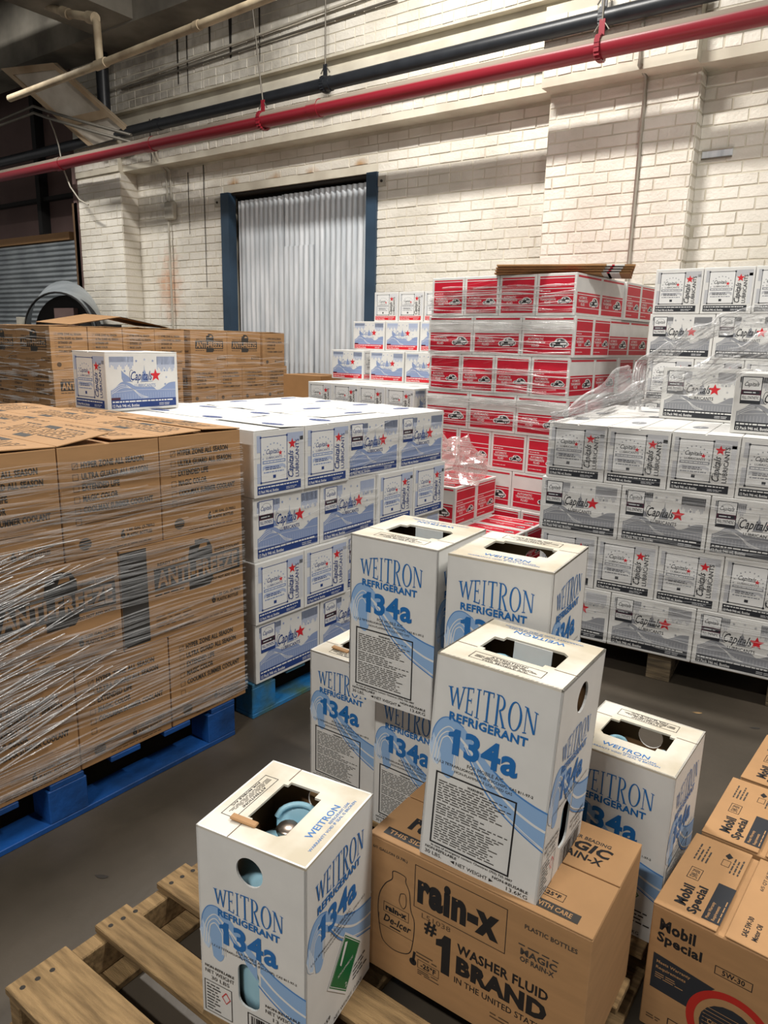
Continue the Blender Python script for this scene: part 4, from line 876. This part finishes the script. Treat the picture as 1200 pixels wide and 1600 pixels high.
refrigerant(-.659, 1.066, .4352, 0, [FW, FH, FW, FH], 'white refrigerant box standing on the washer fluid carton', rot=(-.05, .026, .048))
refrigerant(-1.0624, 1.3431, zp+RH+.006, .04, [FW, FG, FW, FH], 'white refrigerant box in the upper tier next to the blue-banded cartons')
refrigerant(-.7901, 1.3502, zp+RH+.006, .0767, [FG, FW, FH, FW], 'white refrigerant box in the upper tier next to the grey pallet stack', top=PI)
refrigerant(-1.325, 1.49, zp, .03, [FW, FH, FW, FH], 'white refrigerant box in the lower tier with its torn flap open', torn=True)
refrigerant(-1.052, 1.445, zp, .0, [FW, FH, FW, FH], 'white refrigerant box in the lower tier behind the washer fluid carton')
refrigerant(-.800, 1.45, zp, .0, [FW, FH, FW, FH], 'white refrigerant box hidden in the lower tier between its neighbours')
refrigerant(-.530, 1.487, zp, -.02, [FG, FW, FH, FW], 'white dusty refrigerant box beside the motor oil cartons', top=PI)

# ------------------------------------------------------------------ washer fluid carton
RL, RW, RR = .4715, .300, .3235
def rx_front():
    p = Print(RL, RR); k = 'ink_black'
    p.text('rain-x', .255, .665, .635, .885, k, 2, bold=.055, res=4); p.frame(.24, .625, .665, .925, .0014, k, 1)
    p.text('L51038', .28, .57, .42, .605, 'ink_brown', 1); p.text('#', .295, .47, .355, .57, k, 1, bold=.03); p.one(.355, .25, .425, .53, k, 1)
    p.text('WASHER FLUID', .455, .455, .855, .525, k, 1, bold=.03); p.text('BRAND', .455, .305, .855, .435, k, 1, bold=.06); p.text('IN THE UNITED STATES*', .45, .235, .865, .28, k, 1, bold=.01)
    jug = cr([(.07, .30), (.055, .45), (.06, .58), (.09, .68), (.125, .74), (.13, .80), (.19, .80), (.195, .76), (.215, .70), (.225, .58), (.245, .50), (.24, .34), (.22, .25), (.15, .215), (.09, .24), (.07, .30)], 5)
    p.line(jug, .0018, k, 1); p.line(cr([(.17, .66), (.165, .60), (.185, .56), (.20, .60), (.195, .67), (.17, .66)], 5), .0014, k, 1); p.frame(.085, .475, .215, .545, .001, k, 1); p.text('rain-x', .095, .488, .205, .532, k, 2, bold=.05)
    p.text('De-Icer', .085, .40, .23, .455, k, 1, bold=.02, shear=.3); p.line([(.06, .44), (.06, .36), (.24, .36)], .001, k, 1); p.para(.12, .37, .2, .39, 1, k, 1, 3, .5)
    p.text('-25°F', .285, .20, .36, .24, k, 1, bold=.03); p.frame(.27, .19, .375, .25, .001, k, 1); p.ell(.245, .21, .018, .026, k, 1); p.line([(.245, .21), (.252, .29)], .006, k, 1); p.para(.27, .14, .38, .18, 3, k, 1, 3, .4); p.para(.26, .26, .38, .31, 2, 'ink_brown', 1, 8, .4)
    p.text('MAGIC', .73, .68, .88, .725, 'ink_dark', 1, bold=.03); p.text('OF RAIN-X', .73, .635, .87, .67, 'ink_dark', 1, bold=.03); p.para(.72, .735, .90, .755, 1, 'ink_dark', 1, 4, .4)
    p.text('PLASTIC BOTTLES', .74, .86, .95, .89, 'ink_dark', 1, bold=.02); p.text('6/1 GALLON (3.78L)', .02, .90, .20, .925, 'ink_dark', 1, bold=.02); p.para(.62, .13, .82, .18, 2, 'ink_brown', 1, 4, .4); p.frame(.74, .02, .95, .10, .002, k, 1)
    return p.mesh('washer_print_front')
def rx_flap(n):
    p = Print(RL, RW/2); k = 'ink_black'
    if n == 0:
        p.rect(.05, .10, .34, .25, k, 1); p.text('THIS SIDE UP', .07, .135, .32, .215, 'ink_kraft', 2, bold=.02); p.rect(.62, .10, .93, .25, 'ink_dark', 1); p.text('HANDLE WITH CARE', .64, .135, .90, .215, 'ink_kraft', 2, bold=.02)
        p.text('rain-x', .12, .36, .42, .72, k, 1, bold=.055); p.text('De-Icer', .46, .50, .72, .70, k, 1, bold=.02, shear=.3); p.text('-25°F', .76, .36, .83, .43, k, 1, bold=.03); p.frame(.745, .33, .845, .46, .001, k, 1); p.ell(.725, .38, .016, .05, k, 1)
    else:
        p.text('THE WATER BEADING', .62, .62, .90, .69, 'ink_dark', 1, bold=.02); p.text('MAGIC', .62, .38, .92, .58, k, 1, bold=.04, shear=.15); p.text('OF RAIN-X', .62, .20, .90, .34, k, 1, bold=.03)
    return p.mesh('washer_print_flap')
rx = tag(link('washer_fluid_carton', body(RL, RW, RR-.005, 'kraft'), None, (0, 0, 0)), 'big brown washer fluid carton on the wood pallet under a refrigerant box', 'box')
ra = .0232; rx.location = (-.7747+RL/2*math.cos(ra)-RW/2*math.sin(ra), 1.0558+RL/2*math.sin(ra)+RW/2*math.cos(ra), zp); rx.rotation_euler = (0, 0, ra)
face(rx, rx_front(), RL, RW, RR, 'front')
for i, s in enumerate((1, -1)):
    k = MB(); k.box((-RL/2, 0, 0), (RL/2, RW/2-.002, .004), 'kraft', ch=.001); f = link('flap', k.mesh('flap'), rx, (0, -s*RW/2, RR-.0045), (.006, 0, 0 if s > 0 else PI))
    if s > 0: link('print', rx_flap(0), f, (-RL/2, 0, .004), (-PI/2, 0, 0))
    else: link('print', rx_flap(1), f, (RL/2, RW/2, .004), (-PI/2, 0, PI))

# ------------------------------------------------------------------ motor oil cartons
MW, MD, MH = .262, .288, .305
def mo_front():
    p = Print(MW, MH); k = 'ink_black'
    p.text('Mobil', .07, .815, .34, .905, k, 1, bold=.04); p.text('Special', .06, .70, .40, .80, k, 1, bold=.035)
    p.poly([(.05, .62), (.52, .58), (.44, .50), (.37, .38), (.36, .33), (.05, .34)], 'ink_charcoal'); p.text('Meets Warranty', .08, .545, .34, .575, 'ink_kraft', 1, bold=.02); p.text('Requirements', .08, .50, .31, .53, 'ink_kraft', 1, bold=.02); p.para(.08, .43, .30, .48, 3, 'ink_kraft', 1, 5, .35)
    p.ring(.66, .32, .29, .25, .016, 'ink_mobil_red', 1, 30, 0, PI*1.15)
    p.ell(.66, .30, .22, .19, 'ink_charcoal', 0)
    for j in range(9): p.rect(.46, .18+.03*j, .86, .184+.03*j, 'ink_kraft', 1)
    p.text('Controls & Cleans', .50, .30, .82, .34, 'ink_kraft', 2, bold=.02); p.frame(.48, .28, .84, .36, .001, k, 2)
    p.frame(.50, .70, .76, .76, .0015, k, 1); p.text('5W-30', .55, .71, .71, .75, k, 1, bold=.02); p.frame(.22, .03, .46, .16, .002, k, 1); p.para(.05, .08, .18, .12, 2, 'ink_brown', 1, 3, .5)
    return p.mesh('motor_oil_print_front')
def mo_flap(n):
    p = Print(MD, MW/2); k = 'ink_black'    # u runs along depth, v from the outer edge inwards
    if n == 0:
        p.text('Mobil', .10, .58, .34, .76, k, 1, bold=.04); p.text('Special', .06, .36, .38, .55, k, 1, bold=.035); p.frame(.42, .60, .56, .78, .0012, k, 1); p.text('5W-30', .44, .63, .54, .75, 'ink_dark', 1)
        p.rect(.06, .05, .50, .32, 'ink_charcoal'); p.text('Meets Warranty', .08, .22, .27, .28, 'ink_kraft', 1, bold=.02); p.text('Requirements', .08, .13, .25, .19, 'ink_kraft', 1, bold=.02); p.para(.08, .07, .35, .11, 1, 'ink_kraft', 1, 3, .4)
        p.para(.66, .60, .90, .85, 4, 'ink_dark', 1, 4, .4); p.frame(.72, .30, .80, .42, .001, k, 1); p.para(.66, .10, .88, .28, 3, 'ink_dark', 1, 7, .4); p.poly([(.82, .35), (.86, .30), (.90, .38), (.85, .42)], k, 1)
    else:
        p.text('SAE 5W-30', .08, .68, .30, .76, k, 1, bold=.02); p.text('Motor Oil', .08, .54, .26, .62, k, 1, bold=.02); p.para(.05, .10, .75, .40, 4, 'ink_dark', 1, 8, .3); p.text('6/5 QT (4.73L)', .62, .70, .92, .77, 'ink_dark', 1)
    return p.mesh('motor_oil_print_flap')
MF, M0, M1 = mo_front(), mo_flap(0), mo_flap(1)
MBODY = body(MW, MD, MH-.005, 'kraft'); 
for i, (x, y, yw) in enumerate(((-.277, 1.378, -.06), (-.252, 1.682, -.05), (-.222, 1.985, -.07))):
    for j in range(2):
        c, s = math.cos(yw), math.sin(yw); lx = MW/2+j*(MW+.006); ly = MD/2
        o = link('motor_oil_carton', MBODY, None, (x+lx*c-ly*s, y+lx*s+ly*c, 0), (0, 0, yw))
        tag(o, 'brown motor oil carton, '+['first of the row beside the dusty refrigerant box', 'second of the row', 'third of the row, farthest from the washer carton'][i]+['', ', outer column'][j], 'box', 'brown motor oil cartons')
        face(o, MF, MW, MD, MH, 'front')
        for sgn in (-1, 1):
            k = MB(); k.box((-MD/2, 0, 0), (MD/2, MW/2-.008, .004), 'kraft', ch=.001)
            f = link('flap', k.mesh('flap'), o, (sgn*MW/2, 0, MH-.0045), (.012 if i else .02, 0, PI/2 if sgn > 0 else -PI/2))
            if sgn < 0: link('print', M0, f, (MD/2, MW/2, .004), (-PI/2, 0, PI))
            else: link('print', M1, f, (-MD/2, 0, .004), (-PI/2, 0, 0))

# ------------------------------------------------------------------ stretch film
def wrap(name, label, O, U, length, z0, z1, n, seed, tilt=0, diag=0, off=.008, hmin=.004, hmax=.02, m='film'):
    """ridges and bands of stretched film lying on a vertical face"""
    R = random.Random(seed); b = MB(); O = Vector(O); U = Vector(U).normalized(); N = Vector((U.y, -U.x, 0))
    for i in range(n):
        d = R.random() < diag
        a = 0 if R.random() < .5 else R.uniform(0, length*.6); c = length if R.random() < .5 else R.uniform(a+.15, length)
        c = min(c, length); hh = R.uniform(hmin, hmax)*(.5 if d else 1); sl = R.uniform(-.02, .02)+tilt+(R.uniform(.10, .32) if d else 0); zz = R.uniform(z0, z1-.02)
        if d: a = R.uniform(0, length*.5); c = min(length, a+R.uniform(.1, .45)); hh = R.uniform(.0008, .0026)
        k = max(3, int((c-a)/.06)); vs = []; fs = []; ph = R.random()*6
        for j in range(k+1):
            u = a+(c-a)*j/k; z = zz+sl*(u-a)+.006*math.sin(u*9+ph); wv = hh*(.65+.35*math.sin(u*17+ph)); q = off+.003*math.sin(u*23+ph)
            z = min(max(z, z0), z1-wv)
            P0 = O+U*u
            vs += [tuple(P0+N*(q-.004)+Vector((0, 0, z))), tuple(P0+N*(q+.003)+Vector((0, 0, z+wv*.5))), tuple(P0+N*(q-.004)+Vector((0, 0, z+wv)))]
        for j in range(k):
            s_ = 3*j; fs += [(s_, s_+3, s_+4, s_+1), (s_+1, s_+4, s_+5, s_+2)]
        b.add(vs, fs, m, smooth=True)
    return tag(link(name, b.mesh(name)), label, 'stretch film')
ca, sa = math.cos(1.5385), math.sin(1.5385)
wrap('stretch_wrap', 'clear stretch film with shiny streaks wound around the near brown coolant cartons', (XA-1.3*ca, YA-1.3*sa, 0), (ca, sa, 0), 1.3, .16, 1.10, 260, 1, 0, .0, .008, .002, .008)
wrap('stretch_wrap', 'bright slanting folds of stretch film low on the near brown cartons', (XA-1.3*ca, YA-1.3*sa, 0), (ca, sa, 0), .85, .24, .86, 130, 21, 0, 1, .012, .001, .003, 'film_loose')
wrap('stretch_wrap', 'clear stretch film wound around the blue-banded white cartons', (-1.85, 1.771, 0), (math.cos(1.53), math.sin(1.53), 0), 1.21, .5, 1.09, 45, 2, 0, .05, .007, .003, .012)
wrap('stretch_wrap', 'clear stretch film wound around the tall red carton stack', (-1.669-1.03*math.cos(yC), 4.165-1.03*math.sin(yC), 0), (math.cos(yC), math.sin(yC), 0), 1.03, .9, 1.82, 100, 3, 0, .3, .008, .003, .014, 'film_loose')
wrap('stretch_wrap', 'clear stretch film wound around the grey-banded cartons by the aisle', (-1.2824, 3.0205, 0), (math.cos(yD), math.sin(yD), 0), 1.04, .14, 1.08, 120, 4, 0, .08, .008, .0015, .007)
wrap('stretch_wrap', 'clear shiny stretch film wound around the brown cartons at the back', (-5.30, 3.0, 0), (0, 1, 0), 2.6, .6, 1.47, 120, 5, 0, .25, .012, .004, .02)
wrap('stretch_wrap', 'clear stretch film on the end of the brown cartons at the back', (-6.3, 3.04, 0), (1, 0, 0), 1.0, .6, 1.47, 70, 6, 0, .3, .012, .004, .02, 'film_loose')
def rope(name, label, pts, wid, seed, m='film_loose', folds=9, amp=.02):
    """pulled, pleated sheet of loose film along a path"""
    R = random.Random(seed); b = MB(); P = [Vector(p) for p in pts]; path = []
    for i in range(len(P)-1):
        for j in range(10): path.append(P[i].lerp(P[i+1], j/10))
    path.append(P[-1]); n = len(path); K = folds*3; vs = []; fs = []; ph = [R.random()*6 for _ in range(K+1)]
    for i, p in enumerate(path):
        d = (path[min(i+1, n-1)]-path[max(i-1, 0)]).normalized(); N = Vector((_f2.x, _f2.y, 0)).normalized()*-1; side = d.cross(N).normalized()
        w = wid[0]+(wid[1]-wid[0])*i/(n-1); w *= 1+.15*math.sin(i*.7+seed)
        for k in range(K+1):
            t = k/K-.5; vs.append(tuple(p+side*(t*w+.004*math.sin(i*.9+ph[k]))+N*(amp*(k % 2)+amp*.6*math.sin(i*.5+ph[k]))))
    for i in range(n-1):
        for k in range(K): a = i*(K+1)+k; fs.append((a, a+1, a+K+2, a+K+1))
    b.add(vs, fs, m, smooth=True); return tag(link(name, b.mesh(name)), label, 'stretch film')
rope('loose_film', 'thick pleated band of loose film drooping across the grey pallet stack', [at(862, 655, 1, 2.97), at(930, 640, 1, 2.97), at(1010, 612, 1, 3.0), at(1090, 590, 1, 3.08), at(1150, 565, 1, 3.10), at(1230, 540, 1, 3.12)], (.05, .14), 1)
rope('loose_film', 'loose film band pulled diagonally over the upper grey-banded cartons', [at(990, 640, 1, 3.62), at(1003, 570, 1, 3.62), at(1050, 545, 1, 3.62), at(1110, 515, 1, 3.64), at(1160, 497, 1, 3.64), at(1230, 490, 1, 3.65)], (.06, .10), 2)
rope('loose_film', 'loose film flap trailing between the red stack and the grey pallet stack', [at(880, 652, 1, 3.3), at(930, 625, 1, 3.4), at(990, 590, 1, 3.6)], (.05, .16), 3, folds=6)
# crumpled film heap on the raised red carton
bm = bmesh.new(); bmesh.ops.create_icosphere(bm, subdivisions=4, radius=1); R = random.Random(8)
from mathutils import noise
for v in bm.verts:
    n_ = noise.noise(v.co*2.2)*.35+noise.noise(v.co*6)*.28+noise.noise(v.co*13)*.16
    v.co = v.co*(1+n_); v.co = Vector((v.co.x*.24, v.co.y*.19, max(v.co.z, -.2)*.21))
me = bpy.data.meshes.new('film_heap'); bm.to_mesh(me); bm.free(); me.materials.append(MATS['film_bag'])
tag(link('film_heap', me, None, (-2.30, 3.83, zE+2*LH+.04)), 'crumpled heap of clear film on the raised red cartons', 'stretch film')
# small litter on the floor
for i, (px, py, c_) in enumerate(((1090, 1114, 'pallet_wood'), (1180, 1138, 'stain_black'), (159, 1370, 'stain_black'), (500, 1139, 'stain_black'))):
    p = at(px, py, 2, 0); b = MB(); n = 9; b.add([(.018*math.cos(2*PI*k/n)*(1+.3*math.sin(k*2)), .007*math.sin(2*PI*k/n), .0012) for k in range(n)]+[(0, 0, .002)], [(k, (k+1) % n, n) for k in range(n)], c_)
    tag(link('floor_scrap', b.mesh('floor_scrap'), None, (p.x, p.y, .0), (0, 0, .5)), ['small splinter of wood on the floor by the grey pallet', 'dark scrap on the floor by the grey pallet corner', 'dark oval spot on the floor by the bare pallet', 'dark scrap on the floor by the worn blue pallet'][i], 'scrap')
